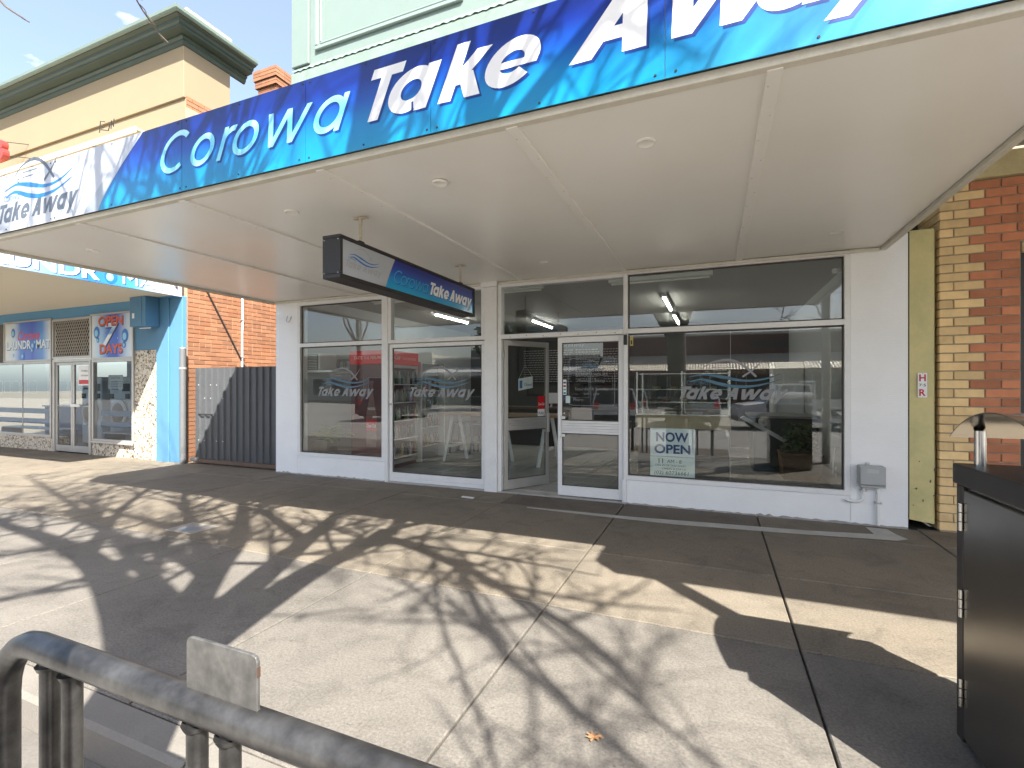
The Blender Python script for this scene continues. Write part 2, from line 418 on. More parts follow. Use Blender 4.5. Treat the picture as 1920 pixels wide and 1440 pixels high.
m_steel = mat('stainless', (.62,.61,.59), .22, 1.0, var=.08, vs=14)
m_red = mat('red_print', (.55,.015,.02), .35)
m_wprint = mat('white_print', (.82,.82,.82), .4)
m_etch = mat('frosted_vinyl', (.235,.24,.245), .5)
m_etchblue = mat('blue_vinyl', (.06,.15,.22), .45)
m_greyprint = mat('grey_print', (.085,.10,.125), .4)
m_blueprint = mat('blue_print', (.012,.15,.40), .4)

# ------------------------------------------------------------------ ground
road = struct(obj('road', MB().box(-160,160,-160,-4.955,-.45,-.15), m_road))
base = struct(obj('pavement', MB().box(-60,40,-4.80,.30,-.40,-.022), m_joint))
XJ = [-33.4,-30.4,-27.4,-24.4,-21.4,-18.5,-15.6,-12.7,-11.25,-9.80,-8.15,-6.62,-5.43,-4.0,-2.5,-1.04,.44,1.92,3.4,4.9,7.9,10.9,13.9]
YJ = [-4.805,-3.09,-1.94,-.60,.05]
slab_cache = {}
for i in range(len(XJ)-1):
    for j in range(len(YJ)-1):
        w, h = XJ[i+1]-XJ[i]-.012, YJ[j+1]-YJ[j]-.012
        if j == 3 and -7.0 < (XJ[i]+XJ[i+1])/2 < 1.9: h -= .055
        key = (round(w,3), round(h,3), j > 0, j == 3 and XJ[i] in (-2.5,-1.04))
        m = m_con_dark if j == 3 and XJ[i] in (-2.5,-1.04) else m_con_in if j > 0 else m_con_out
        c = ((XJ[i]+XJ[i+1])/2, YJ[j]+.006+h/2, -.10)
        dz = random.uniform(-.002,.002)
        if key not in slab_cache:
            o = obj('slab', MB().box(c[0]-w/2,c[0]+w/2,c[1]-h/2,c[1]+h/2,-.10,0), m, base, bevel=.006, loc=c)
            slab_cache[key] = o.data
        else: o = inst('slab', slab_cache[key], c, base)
        o.location.z += dz; o.rotation_euler = (random.uniform(-.0008,.0008), random.uniform(-.0008,.0008), 0)
kerb = struct(obj('kerb_footing', MB().box(-60,40,-4.95,-4.81,-.42,-.16), m_joint))
ks = None
for i in range(-14, 8):
    x0 = i*2.4+.5
    if ks is None:
        o = obj('kerb_stone', MB().prism([(x0+.006,-4.96,-.155),(x0+.006,-4.955,-.02),(x0+.006,-4.935,-.001),(x0+.006,-4.812,.001),(x0+.006,-4.812,-.155)],(2.388,0,0)), m_kerb, kerb, loc=(x0,-4.9,-.15)); ks = o.data
    else: inst('kerb_stone', ks, (x0,-4.9,-.15), kerb)
m_gut = mat('gutter_concrete', (.13,.12,.105), .9, var=.35, vs=3, fine=.2, bs=60, bump=.4)
struct(obj('gutter', MB().box(-60,40,-5.36,-4.962,-.3,-.144), m_gut))
m_line = mat('road_paint', (.55,.54,.50), .7, var=.3, vs=9)
rm = None
for x in (-9.5,-6.2,-2.9,.4,3.7,7.0):
    tag(obj('parking_line', MB().box(x-.05,x+.05,-15.6,-11.2,-.149,-.146), m_line, road))
struct(obj('ground', MB().box(-300,300,-300,300,-.9,-.5), mat('earth', (.16,.13,.09), .9, var=.2)))
# worn patches and stains on the paving
m_patch = mat('pale_cement', (.42,.41,.385), .85, var=.3, vs=5, fine=.2, bs=90)
def sheet(name, pts, m, z, parent): return obj(name, MB().poly([(x,y,z) for x,y in pts]), m, parent)
sheet('cement_patch', [(-2.1,-.655),(-.9,-.63),(.2,-.53),(.9,-.47),(1.46,-.36),(1.45,-.10),(1.63,-.11),(1.66,-.30),(1.71,-.44),(1.60,-.53),(.6,-.665),(-.4,-.76),(-1.3,-.74),(-2.1,-.70)][::-1], m_patch, .0045, base)
m_dirt = mat('doorway_grime', (.13,.10,.082), .7, var=.4, vs=4, fine=.2)
sheet('paint_mark', [(-3.12,-.42),(-2.93,-.44),(-2.91,-.53),(-3.10,-.51)], m_wprint, .005, base)
lid = tag(obj('pit_lid', MB().box(-5.2,-4.8,-2.96,-2.66,-.02,.005), mat('lid_concrete', (.25,.23,.205), .8, var=.3, vs=8), None, bevel=.004), 'small pale concrete pit lid with blue paint set in the footpath', 'pit lid')
sheet('blue_paint', [(-5.10,-2.9),(-4.98,-2.92),(-4.88,-2.85),(-4.9,-2.78),(-5.04,-2.80)], mat('blue_paint', (.16,.20,.25), .7, var=.4, vs=20), .0075, lid)

# ------------------------------------------------------------------ takeaway shop building
shop = thing('takeaway_shop', 'single storey takeaway shop with white tiled front, large windows and mint parapet', 'shop', (-2.6,0,0))
def wallbox(n, *b, m=None, p=shop, bevel=.004): return obj(n, MB().box(*b), m or m_white_tile, p, bevel=bevel)
wallbox('wall_pier', -6.99,-6.49,0,.22,-.05,2.93)
wallbox('wall_pier', 1.34,1.84,0,.22,-.05,3.05)
wallbox('window_base', -6.489,-4.70,.002,.20,-.05,.31)
wallbox('window_base', -1.02,1.339,.002,.20,-.05,.30)
wallbox('side_wall', -6.99,-6.80,.221,9.0,-.05,6.4, m=m_white)
wallbox('side_wall', 1.66,1.84,.221,9.0,-.05,6.4, m=m_white)
wallbox('back_wall', -6.80,1.66,8.8,9.0,-.05,6.4, m=m_white)
wallbox('roof', -6.80,1.66,.221,8.8,5.9,6.05, m=mat('roof_grey',(.3,.3,.3),.6))
wallbox('head_wall', -6.988,1.838,.012,.22,2.931,6.6, m=m_mint)
obj('mullion_foot', MB().box(-1.075,-1.021,-.012,.09,-.02,.299), m_frame, shop, bevel=.003)
wallbox('threshold', -4.64,-1.02,-.03,.20,-.03,.018, m=m_alu)
# uneven cement fillet where the tiled base meets the paving
def fillet(x0, x1, seed):
    r = random.Random(seed); q = MB(); n = int((x1-x0)/.045); a = []
    for i in range(n+1):
        x = x0+(x1-x0)*i/n; h = .008+.012*r.random()+(.012 if r.random() < .12 else 0); d = .012+.016*r.random()
        a.append([(x,-d,.001),(x,-d*.35,h*.8),(x,-.0008,h)])
    for i in range(n):
        for k in range(2): q.add([a[i][k],a[i+1][k],a[i+1][k+1],a[i][k+1]],[(0,1,2,3)])
    obj('base_fillet', q, mat('grey_fillet',(.30,.29,.27),.9,var=.4,vs=14), shop, smooth=True)
fillet(-6.99,-4.70,1); fillet(-1.02,1.84,2)
# mint parapet with mouldings
par = obj('parapet', MB().box(-6.52,1.7,-.06,.25,6.6,9.6), m_mint, shop, bevel=.01)
g = MB()
for k in range(9):
    pass
def frame_rect(x0,x1,z0,z1,w,y0,y1):
    q = MB(); q.box(x0,x1,y0,y1,z0,z0+w); q.box(x0,x1,y0,y1,z1-w,z1); q.box(x0,x0+w,y0,y1,z0+w,z1-w); q.box(x1-w,x1,y0,y1,z0+w,z1-w); return q
m_mintl = mat('mint_moulding', (.205,.268,.243), .55, var=.06, vs=3)
for a, b in ((-6.02,-3.3),(-2.9,-.2),(.2,1.6)):
    obj('panel_moulding', frame_rect(a,b,6.95,9.1,.07,-.105,-.055), m_mintl, par, bevel=.012)
    obj('panel_moulding', frame_rect(a+.09,b-.09,7.04,9.01,.035,-.082,-.055), m_mintl, par, bevel=.008)
obj('pilaster', MB().box(-6.525,-6.15,-.10,-.061,6.78,9.6), m_mint, par, bevel=.01)
# scalloped lead flashing
q = MB(); top=[]; bot=[]
for i in range(0, 261):
    x = -6.54 + i*.0315; z = 6.70 + .010*math.sin(i*1.57) + .004*math.sin(i*.7)
    top.append((x,-.065,6.77)); bot.append((x,-.100-.003*math.sin(i*1.1),z))
for i in range(260): q.add([top[i],top[i+1],bot[i+1],bot[i]], [(0,1,2,3)])
obj('flashing', q, m_mint, par, smooth=True)
obj('parapet_skirt', MB().box(-6.54,1.7,-.09,.0,6.45,6.69), mat('mint_weathered',(.18,.24,.21),.7,var=.35,vs=6), par, bevel=.006)

def window(name, x0, x1, z0, z1, bars_x=(), bars_z=(), w=.055, parent=None, y0=-.012, y1=.085, m=None, bottom=None, pane_mat=None):
    """one window: frame with its bars, each pane its own sub-part"""
    wb_ = bottom or w
    q = MB(); q.box(x0,x1,y0,y1,z0,z0+wb_); q.box(x0,x1,y0,y1,z1-w,z1)
    q.box(x0,x0+w,y0,y1,z0+wb_,z1-w); q.box(x1-w,x1,y0,y1,z0+wb_,z1-w)
    xs = [x0+w]; zs = [z0+wb_]
    for bz in bars_z: q.box(x0+w,x1-w,y0-.004,y1,bz-.03,bz+.03); zs += [bz-.03,bz+.03]
    for bx in bars_x: q.box(bx-.006,bx+.006,.030,.052,z0+wb_,z1-w)
    f = obj('window', q, m or m_frame, parent or shop, bevel=.003)
    zs.append(z1-w); edges = [x0+w]+list(bars_x)+[x1-w]
    for k in range(0, len(zs), 2):
        for i in range(len(edges)-1):
            obj('pane', MB().box(edges[i]+.001,edges[i+1]-.001,.036,.042,zs[k],zs[k+1]), pane_mat or m_glass, f)
    return f
w1 = window('w', -6.489,-4.70,.31,2.885, bars_z=(2.16,), w=.06)
w3 = window('w', -1.06,1.339,.30,2.925, bars_z=(2.16,), w=.055)
obj('pane_joint', MB().box(.168,.172,.035,.043,.36,2.13), mat('silicone',(.30,.31,.31),.4), w3)
# dark rubber gasket around the big panes
for f, a, b, c, d in ((w1,-6.43,-4.76,.37,2.13),(w1,-6.43,-4.76,2.19,2.825),(w3,-1.005,1.284,.355,2.13),(w3,-1.005,1.284,2.19,2.87)):
    obj('gasket', frame_rect(a,b,c,d,.016,.025,.0355), mat('gasket',(.06,.05,.042),.6), f)
# sliding leaf bay
tr = window('w', -4.64,-2.99,2.13,2.90, w=.055)
obj('window_post', MB().box(-4.699,-4.641,-.02,.09,.0,2.90), m_frame, shop, bevel=.004)
leaf2 = obj('sliding_leaf', frame_rect(-4.63,-2.995,.02,2.118,.055,.01,.06), m_frame, shop, bevel=.003)
obj('bottom_rail', MB().box(-4.575,-3.05,.012,.058,.076,.155), m_frame, leaf2, bevel=.003)
obj('pane', MB().box(-4.574,-3.051,.034,.040,.156,2.062), m_glass, leaf2)
obj('gasket', frame_rect(-4.574,-3.051,.156,2.062,.014,.024,.0335), MATS['gasket'], leaf2)
obj('lock', MB().lathe([(.016,0),(.016,.02),(.008,.022)], (-4.60,-.012,1.20), 12, 'y'), m_steel, leaf2)
colm = obj('column', MB().box(-2.985,-2.795,-.035,.13,-.03,2.86), m_frame, shop, bevel=.005)
obj('column_cap', MB().box(-3.03,-2.78,-.065,.15,2.86,2.935), m_frame, colm, bevel=.006)
# door bay
bay = obj('door_frame', MB().box(-2.79,-2.735,-.01,.10,0,2.90).box(-2.735,-1.062,-.014,.10,2.13,2.19).box(-2.735,-1.062,-.01,.10,2.845,2.90), m_frame, shop, bevel=.004)
obj('pane', MB().box(-2.734,-1.063,.036,.042,2.191,2.844), m_glass, bay)
for k in range(7): obj('screw', MB().lathe([(.006,0),(.006,-.003)], (-2.6+k*.24,-.015,2.15+.012*(k%2)), 8, 'y'), m_dark, bay)
def door_leaf(parent, x0, width, ang, m, hinge_left=True):
    """door leaf built flat then swung about its hinge"""
    ca, sa = math.cos(ang), math.sin(ang)
    hx, hy = x0, .05
    T = lambda p: (hx + p[0]*ca - p[1]*sa, hy + p[0]*sa + p[1]*ca, p[2])
    def tb(name, mm, par_, *boxes, bevel=.003, smooth=False):
        q = MB()
        for b in boxes: q.box(*b)
        q.v = [T(p) for p in q.v]
        return obj(name, q, mm, par_, bevel=bevel)
    z0, z1 = .028, 2.122; w = .058; t = .022
    fr = tb('door_leaf', m, parent, (0,w,-t,t,z0,z1),(width-w,width,-t,t,z0,z1),(w,width-w,-t,t,z0,z0+.13),(w,width-w,-t,t,z1-.075,z1))
    tb('push_bar', m, fr, *[(w-.004,width-w+.004,-t-.010,t+.004,.855+i*.0335,.885+i*.0335) for i in range(5)], bevel=.002)
    for za, zb in ((z0+.131,.852),(1.022,z1-.076)):
        tb('pane', m_glass, fr, (w+.001,width-w-.001,-.003,.003,za,zb), bevel=0)
        tb('gasket', MATS['gasket'], fr, (w,w+.012,-.012,-.0035,za,zb),(width-w-.012,width-w,-.012,-.0035,za,zb),(w+.012,width-w-.012,-.012,-.0035,za,za+.012),(w+.012,width-w-.012,-.012,-.0035,zb-.012,zb), bevel=0)
    hxp = width-.035 if hinge_left else .035
    tb('pull_handle', m, fr, (hxp-.020,hxp+.020,-t-.045,-t-.012,.80,1.08), bevel=.006)
    s = -1 if hinge_left else 1
    tb('handle_bracket', m, fr, (hxp-.02,hxp+.05*s+.02,-t-.022,-t,1.04,1.075) if s>0 else (hxp-.07,hxp+.02,-t-.022,-t,1.04,1.075), (hxp-.02,hxp+.07,-t-.022,-t,.805,.84) if s>0 else (hxp-.07,hxp+.02,-t-.022,-t,.805,.84))
    return fr, T
leafA, TA = door_leaf(bay, -2.722, .80, R(58), m_alu)
leafB, TB = door_leaf(bay, -1.93, .862, 0.0, m_frame, False)
for z in (.25,1.1,1.85): obj('hinge', MB().tube([(-2.725,.03,z),(-2.725,.03,z+.10)], .011, 8), m_alu, bay)

# ------------------------------------------------------------------ interior of the shop
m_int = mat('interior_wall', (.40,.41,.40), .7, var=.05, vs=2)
m_ceil = mat('interior_ceiling', (.34,.33,.30), .6)
struct(obj('shop_floor', MB().box(-6.80,1.66,.201,8.8,-.06,.006), mat('grout',(.30,.29,.27),.9)))
fl = bpy.data.objects['shop_floor']
m_tile = mat('floor_tile', (.44,.43,.40), .25, var=.06, vs=3, rnd=.04)
tm = None
for i in range(20):
    for j in range(12):
        x, y = -6.58+i*.41, .42+j*.41
        if tm is None: o = obj('floor_tile', MB().box(x-.2,x+.2,y-.2,y+.2,.004,.016), m_tile, fl, bevel=.002, loc=(x,y,.004)); tm = o.data
        else: inst('floor_tile', tm, (x,y,.004), fl)
struct(obj('shop_ceiling', MB().box(-6.80,1.66,.221,8.8,3.06,3.16), m_ceil))
struct(obj('shop_wall_left', MB().box(-6.799,-6.74,.222,8.79,.007,3.059), m_int))
struct(obj('shop_wall_right', MB().box(1.60,1.659,.222,8.79,.007,3.059), m_int))
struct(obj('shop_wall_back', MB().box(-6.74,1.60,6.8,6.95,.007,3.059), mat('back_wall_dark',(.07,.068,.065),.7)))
m_tube = emit_mat('lit_tube', (1.0,.98,.93), 14.0)
def batten(x0,x1,y0,y1,lit,label):
    t = thing('batten_light', label, 'light', ((x0+x1)/2,(y0+y1)/2,2.96), 'fluorescent battens on the shop ceiling')
    if x1-x0 > y1-y0:
        obj('housing', MB().box(x0,x1,y0,y1,3.00,3.058), m_white, t, bevel=.006)
        obj('lamp_tube', MB().tube([(x0+.04,(y0+y1)/2,2.978),(x1-.04,(y0+y1)/2,2.978)], .016, 10), m_tube if lit else m_white, t, smooth=True)
    else:
        obj('housing', MB().box(x0,x1,y0,y1,3.00,3.058), m_white, t, bevel=.006)
        obj('lamp_tube', MB().tube([((x0+x1)/2,y0+.04,2.978),((x0+x1)/2,y1-.04,2.978)], .016, 10), m_tube if lit else m_white, t, smooth=True)
batten(-.84,-.76,2.45,3.95,True,'lit fluorescent batten seen through the upper right shop window')
batten(-.84,-.76,4.7,6.2,True,'lit fluorescent batten deeper in the shop behind the right window light')
batten(-5.45,-5.37,2.6,4.1,True,'lit fluorescent batten under the hanging sign, inside the upper window')
batten(-3.9,-3.82,4.3,5.8,True,'lit fluorescent batten glimpsed through the open doorway top')
batten(-5.75,-4.4,.98,1.06,False,'unlit white batten just inside the upper left windows')
batten(-1.45,-.02,.98,1.06,False,'unlit white batten just inside the upper right window')
batten(-3.2,-2.45,.93,1.0,False,'short unlit batten above the entrance door')

# fridge with bottle picture
fr = thing('drinks_fridge', 'red glass door drinks fridge with bottle picture on its side, behind the left window', 'fridge', (-5.58,1.2,0))
m_cola_hd = emit_mat('backlit_red',(.42,.006,.010),.08)
m_cola = mat('cola_side', (.10,.012,.014), .35, var=.25, vs=5)
obj('cabinet', MB().box(-5.97,-5.24,.70,1.66,.02,1.86), m_cola, fr, bevel=.01)
obj('header', MB().box(-5.99,-5.20,.68,1.68,1.865,2.10), m_cola_hd, fr, bevel=.008)
q = MB(); e = Plane((-5.97,.6795,1.865),(1,0,0),(0,0,1),(0,-1,0)); font_text(q,e,'TASTE THE FEELING',.08,.085,.075,width=.62); obj('header_lettering', q, m_wprint, fr)
q = MB(); e = Plane((-5.1985,.70,1.865),(0,1,0),(0,0,1),(1,0,0)); font_text(q,e,'Coca-Cola',.03,.09,.11,bold=.012,shear=.35,width=.36); obj('header_lettering', q, m_wprint, fr); q = MB(); font_text(q,e,'TASTE THE FEELING',.46,.09,.06,width=.42); obj('header_lettering', q, m_wprint, fr)
# bottle printed on the fridge side
q = MB(); bx, by = -5.52, .6985
prof = [(.0,.42),(.10,.42),(.115,.55),(.10,.72),(.115,.88),(.105,1.02),(.065,1.18),(.036,1.36),(.036,1.52),(.046,1.53),(.046,1.57),(.0,1.57)]
q.poly([(bx+r,by,z) for r,z in prof] + [(bx-r,by,z) for r,z in prof[::-1]])
bt = obj('bottle_picture', q, mat('bottle_print',(.20,.09,.07),.3,var=.5,vs=9), fr)
obj('bottle_label', MB().poly([(bx-.108,by-.001,.70),(bx+.108,by-.001,.70),(bx+.112,by-.001,.90),(bx-.112,by-.001,.90)]), m_red, bt)
q = MB(); e = Plane((bx-.1,by-.0015,.76),(1,0,0),(0,0,1),(0,-1,0)); font_text(q,e,'Coca-Cola',.0,.0,.09,bold=.012,shear=.35,width=.20); obj('bottle_lettering', q, m_wprint, bt)
ins = obj('door_frame', MB().box(-5.238,-5.20,.70,.76,.1,1.86).box(-5.238,-5.20,1.60,1.66,.1,1.86).box(-5.238,-5.20,.76,1.60,1.80,1.86).box(-5.238,-5.20,.76,1.60,.1,.16), m_alu, fr, bevel=.004)
for k in range(5):
    z = .22+k*.32
    sh = obj('shelf', MB().box(-5.237,-5.10,.78,1.58,z,z+.015), m_white, fr)
    for j in range(9):
        col = random.choice([(.22,.02,.02),(.03,.025,.025),(.04,.03,.03),(.25,.2,.05),(.05,.12,.05),(.35,.35,.36)])
        obj('drink_bottle', MB().lathe([(.03,0),(.032,.12),(.026,.16),(.012,.2),(.012,.23)], (-5.16,.84+j*.085,z+.016), 8), mat('drink%.2f%.2f'%(col[0],col[1]), col, .25), sh, smooth=True)
fr2 = thing('display_fridge', 'white upright open fridge with shelves of drinks, right of the red fridge', 'fridge', (-5.6,2.3,0))
obj('cabinet', MB().box(-5.97,-5.36,1.80,2.70,.02,1.95), mat('fridge_inside',(.30,.31,.32),.5), fr2, bevel=.01)
obj('upright', MB().box(-5.359,-5.22,1.80,1.84,.02,1.95).box(-5.359,-5.22,2.66,2.70,.02,1.95), m_white, fr2)
for k in range(4):
    z = .3+k*.36
    sh = obj('shelf', MB().box(-5.359,-5.22,1.845,2.655,z,z+.015), m_white, fr2)
    for j in range(7):
        col = random.choice([(.2,.02,.02),(.25,.2,.05),(.05,.12,.05),(.35,.35,.36),(.10,.15,.2)])
        obj('drink_bottle', MB().lathe([(.03,0),(.032,.12),(.026,.16),(.012,.2),(.012,.23)], (-5.28,1.90+j*.10,z+.016), 8), mat('drink%.2f%.2f'%(col[0],col[1]), col, .25), sh, smooth=True)
# window shelf, air conditioner, small pictures
t = thing('air_conditioner', 'small boxed air conditioner with grille on the left shop wall', 'air conditioner', (-6.3,.5,1.72))
obj('casing', MB().box(-6.71,-6.33,.32,.75,1.755,2.06), mat('ac_case',(.55,.55,.54),.5), t, bevel=.012)
obj('grille', MB().box(-6.69,-6.35,.308,.3195,1.77,2.03), m_dark, t)
for k in range(9): obj('slat', MB().box(-6.68,-6.36,.296,.307,1.785+k*.027,1.798+k*.027), mat('ac_slat',(.55,.55,.54),.5), t)
tag(obj('wall_shelf', MB().box(-6.735,-6.02,.28,1.0,1.72,1.752), m_white, None, bevel=.004), 'white wall shelf under the air conditioner in the left window', 'shelf')
for k in range(3):
    t = thing('picture', ('first','second','third')[k]+' small black picture from the left, leaning on the shop wall shelf', 'picture', (-5.9+.0+k*.0,1.0,1.74), 'small black pictures by the red fridge')
    x = -6.42+k*.15
    W[t.name] = Vector((x,.80,1.752)); t.location = W[t.name]
    obj('board', MB().box(x-.07,x+.07,.80,.83,1.753,1.97), m_black, t, bevel=.003)
    obj('print', MB().poly([(x-.04,.798,1.79),(x+.04,.798,1.79),(x+.035,.798,1.93),(x-.035,.798,1.92)]), mat('grey_picture',(.30,.30,.30),.5,var=.6,vs=30), t)
# palm in pot
def leafblade(q, base, d, length, width, droop, n=5):
    """one arching blade with a centre fold"""
    d = Vector(d).normalized(); side = d.cross(Vector((0,0,1)))
    if side.length < .05: side = Vector((1,0,0))
    side.normalize(); L_, R_, C_ = [], [], []
    p = Vector(base)
    for i in range(n+1):
        t = i/n; w = width*math.sin(math.pi*min(1,.12+t*.88))**.8*.5
        c = p + d*length*t + Vector((0,0,-droop*length*t*t))
        C_.append(c); L_.append(c+side*w+Vector((0,0,w*.3))); R_.append(c-side*w+Vector((0,0,w*.3)))
    k = len(q.v); q.v += [tuple(x) for x in L_+C_+R_]; m = n+1
    for i in range(n):
        q.f += [(k+i,k+i+1,k+m+i+1,k+m+i),(k+m+i,k+m+i+1,k+2*m+i+1,k+2*m+i)]
def pot_plant(name, label, x, y, z, pot_w, pot_h, pot_mat, leaf_mat, kind, size, square=True):
    t = thing(name, label, 'plant', (x,y,z))
    q = MB(); a, b = pot_w/2*.86, pot_w/2
    if square:
        q.add([(x-a,y-a,z),(x+a,y-a,z),(x+a,y+a,z),(x-a,y+a,z),(x-b,y-b,z+pot_h),(x+b,y-b,z+pot_h),(x+b,y+b,z+pot_h),(x-b,y+b,z+pot_h)],[(0,3,2,1),(0,1,5,4),(1,2,6,5),(2,3,7,6),(3,0,4,7),(4,5,6,7)])
        pt = obj('pot', q, pot_mat, t, bevel=.008)
        rim = MB(); 
        obj('pot_rim', rim.box(x-b-.008,x+b+.008,y-b-.008,y-b+.02,z+pot_h-.03,z+pot_h+.012).box(x-b-.008,x+b+.008,y+b-.02,y+b+.008,z+pot_h-.03,z+pot_h+.012).box(x-b-.008,x-b+.02,y-b+.02,y+b-.02,z+pot_h-.03,z+pot_h+.012).box(x+b-.02,x+b+.008,y-b+.02,y+b-.02,z+pot_h-.03,z+pot_h+.012), pot_mat, t, bevel=.004)
        obj('soil', MB().box(x-b+.021,x+b-.021,y-b+.021,y+b-.021,z+pot_h+.001,z+pot_h+.004), m_joint, t)
    else:
        obj('pot', q.lathe([(a,0),(b*1.02,pot_h*.7),(b,pot_h),(b*.9,pot_h),(b*.88,pot_h-.03)],(x,y,z),18), pot_mat, t, smooth=True)
    q = MB(); top = z+pot_h
    if kind == 'palm':
        for i in range(26):
            az = random.uniform(0,2*math.pi); el = random.uniform(.25,1.3); ln = size*random.uniform(.6,1.1)
            d = Vector((math.cos(az)*math.cos(el),math.sin(az)*math.cos(el),math.sin(el)))
            pts = [Vector((x,y,top)) + d*ln*s + Vector((0,0,-.55*ln*s*s)) for s in (0,.25,.5,.75,1)]
            q.tube(pts, [.006,.005,.004,.003,.001], 4)
            for s in range(3, 17):
                f_ = s/17; c = Vector((x,y,top)) + d*ln*f_ + Vector((0,0,-.55*ln*f_*f_))
                sd = d.cross(Vector((0,0,1))).normalized()
                for sg in (-1,1): leafblade(q, c, sd*sg + d*.7 + Vector((0,0,-.15)), ln*.30*(1-f_*.5), .022, .35, 3)
    else:
        for i in range(150):
            r = size*random.random()**.5; az = random.uniform(0,2*math.pi); h = random.uniform(.0,1)
            c = Vector((x+r*.55*math.cos(az)*(1-.35*h), y+r*.55*math.sin(az)*(1-.35*h), top+.02+h*size))
            d = Vector((math.cos(az),math.sin(az),random.uniform(-.3,.5)))
            leafblade(q, c, d, size*random.uniform(.2,.34), size*random.uniform(.14,.22), .3, 3)
        for i in range(9):
            az = random.uniform(0,6.28); q.tube([(x,y,top),(x+size*.25*math.cos(az),y+size*.25*math.sin(az),top+size*random.uniform(.5,.95))],[.008,.003],5)
    obj('leaves', q, leaf_mat, t, smooth=True)
    return t
m_wick = brick_mat('wicker', (.22,.13,.065), (.15,.085,.04), (.05,.03,.015), .05, .018, 'X', ms=.003, bump=1.0, rough=.7)
m_leaf1 = mat('palm_green', (.14,.28,.025), .5, col2=(.40,.42,.04), vs=9)
m_leaf2 = mat('bush_green', (.035,.115,.025), .45, var=.4, vs=14)
tag(obj('plant_stand', MB().box(-6.52,-5.97,.20,.66,.018,.34), mat('stand_grey',(.28,.28,.27),.6), None, bevel=.01), 'low grey stand under the palm in the left window', 'stand')
pot_plant('potted_palm', 'feathery potted palm in a dark square pot behind the left window', -6.24,.40,.342,.30,.20,mat('pot_dark',(.07,.06,.05),.5),m_leaf1,'palm',.58)
pot_plant('bush_planter', 'square wicker planter with a leafy green bush behind the right window', 1.24,2.70,.017,.56,.40,m_wick,m_leaf2,'bush',.42)
# bench table on trestles, stools
t = thing('bench_table', 'long timber topped bench table on white trestle legs', 'table', (-3.9,2.3,0))
m_timber = mat('timber_top', (.30,.18,.085), .45, var=.3, vs=6, stretch=(1,8,8))
for k in range(3): obj('plank', MB().box(-5.0,-2.5,2.0+k*.2,2.197+k*.2,.92,.965), m_timber, t, bevel=.003)
for x in (-4.75,-3.75,-2.8):
    for s in (-1,1):
        y = 2.3+s*.26
        obj('leg', MB().tube([(x+.12*s,y,.02),(x+.02*s,2.3+s*.1,.92)], .036, 4), m_white, t)
    obj('cross_rail', MB().box(x-.02,x+.02,2.06,2.54,.30,.35), m_white, t)
m_stool = mat('stool_blue', (.03,.07,.17), .35, .2)
def stool(x,y,label):
    t = thing('stool', label, 'stool', (x,y,0), 'blue metal stools in the shop')
    obj('seat', MB().box(x-.16,x+.16,y-.16,y+.16,.66,.70), m_stool, t, bevel=.02, seg=2)
    for sx in (-1,1):
        for sy in (-1,1): obj('leg', MB().tube([(x+sx*.20,y+sy*.20,.017),(x+sx*.13,y+sy*.13,.66)],.02,6), m_stool, t)
    obj('foot_ring', frame_rect(x-.17,x+.17,.25,.28,.03,y-.17,y-.15), m_stool, t)
stool(-5.2,3.4,'blue metal stool left of the bench table in the shop'); stool(-4.65,3.3,'blue metal stool right beside the other, behind the bench table')
# back counter and menu board
t = thing('back_counter', 'long dark service counter at the back of the shop', 'counter', (-2.4,5.6,0))
obj('front', MB().box(-5.4,.1,5.2,5.85,.017,.92), mat('counter_black',(.03,.028,.026),.5,var=.2), t, bevel=.006)
obj('worktop', MB().box(-5.45,.15,5.15,5.9,.925,.965), mat('counter_top',(.12,.08,.055),.35,var=.2), t, bevel=.005)
t = thing('menu_board', 'black menu board with rows of white writing on the back wall', 'menu board', (-3.6,6.75,1.5))
obj('board', MB().box(-5.2,-2.1,6.74,6.79,1.55,2.75), m_black, t, bevel=.006)
q = MB(); e = Plane((-5.1,6.739,1.55),(1,0,0),(0,0,1),(0,-1,0)); glyph_text(q,e,'Take',1.15,1.02,.10,.2,.28); glyph_text(q,e,'Away',1.45,1.02,.10,.2,.28)
for r in range(14):
    for c in range(4):
        x = .08+c*.76
        while x < .08+c*.76+.62:
            wd = random.uniform(.03,.10); q.add([e(x,.06+r*.066,.0006),e(x+wd,.06+r*.066,.0006),e(x+wd,.082+r*.066,.0006),e(x,.082+r*.066,.0006)],[(0,1,2,3)]); x += wd+.02
obj('menu_lettering', q, mat('chalk',(.30,.30,.30),.7), t)
t = thing('coffee_grinder', 'tall dark coffee grinder on the counter seen through the open door', 'appliance', (-3.1,5.45,.966))
obj('body', MB().box(-3.22,-3.0,5.35,5.6,.966,1.30), m_dark, t, bevel=.02); obj('hopper', MB().lathe([(.05,0),(.11,.16),(.11,.24),(.06,.26)],(-3.11,5.47,1.30),14), mat('smoke_plastic',(.10,.09,.08),.2), t, smooth=True)
t = thing('paper_cups', 'stack of white paper cups on the back counter', 'cups', (-3.5,5.4,.966))
for k in range(4): obj('cup', MB().lathe([(.035,0),(.045,.11),(.047,.11),(.036,.02)],(-3.5,5.4,.966+.09*k),12), m_white, t, smooth=True)
t = thing('till_screen', 'pale till screen on an angled stand on the counter', 'till', (-3.75,5.3,.966))
obj('stand', MB().tube([(-3.75,5.35,.966),(-3.75,5.40,1.14)],.025,8), m_white, t); obj('screen', MB().prism([(-3.95,5.30,1.06),(-3.55,5.30,1.06),(-3.55,5.40,1.32),(-3.95,5.40,1.32)],(0,.03,-.01)), mat('screen_pale',(.45,.47,.48),.3), t, bevel=.005)
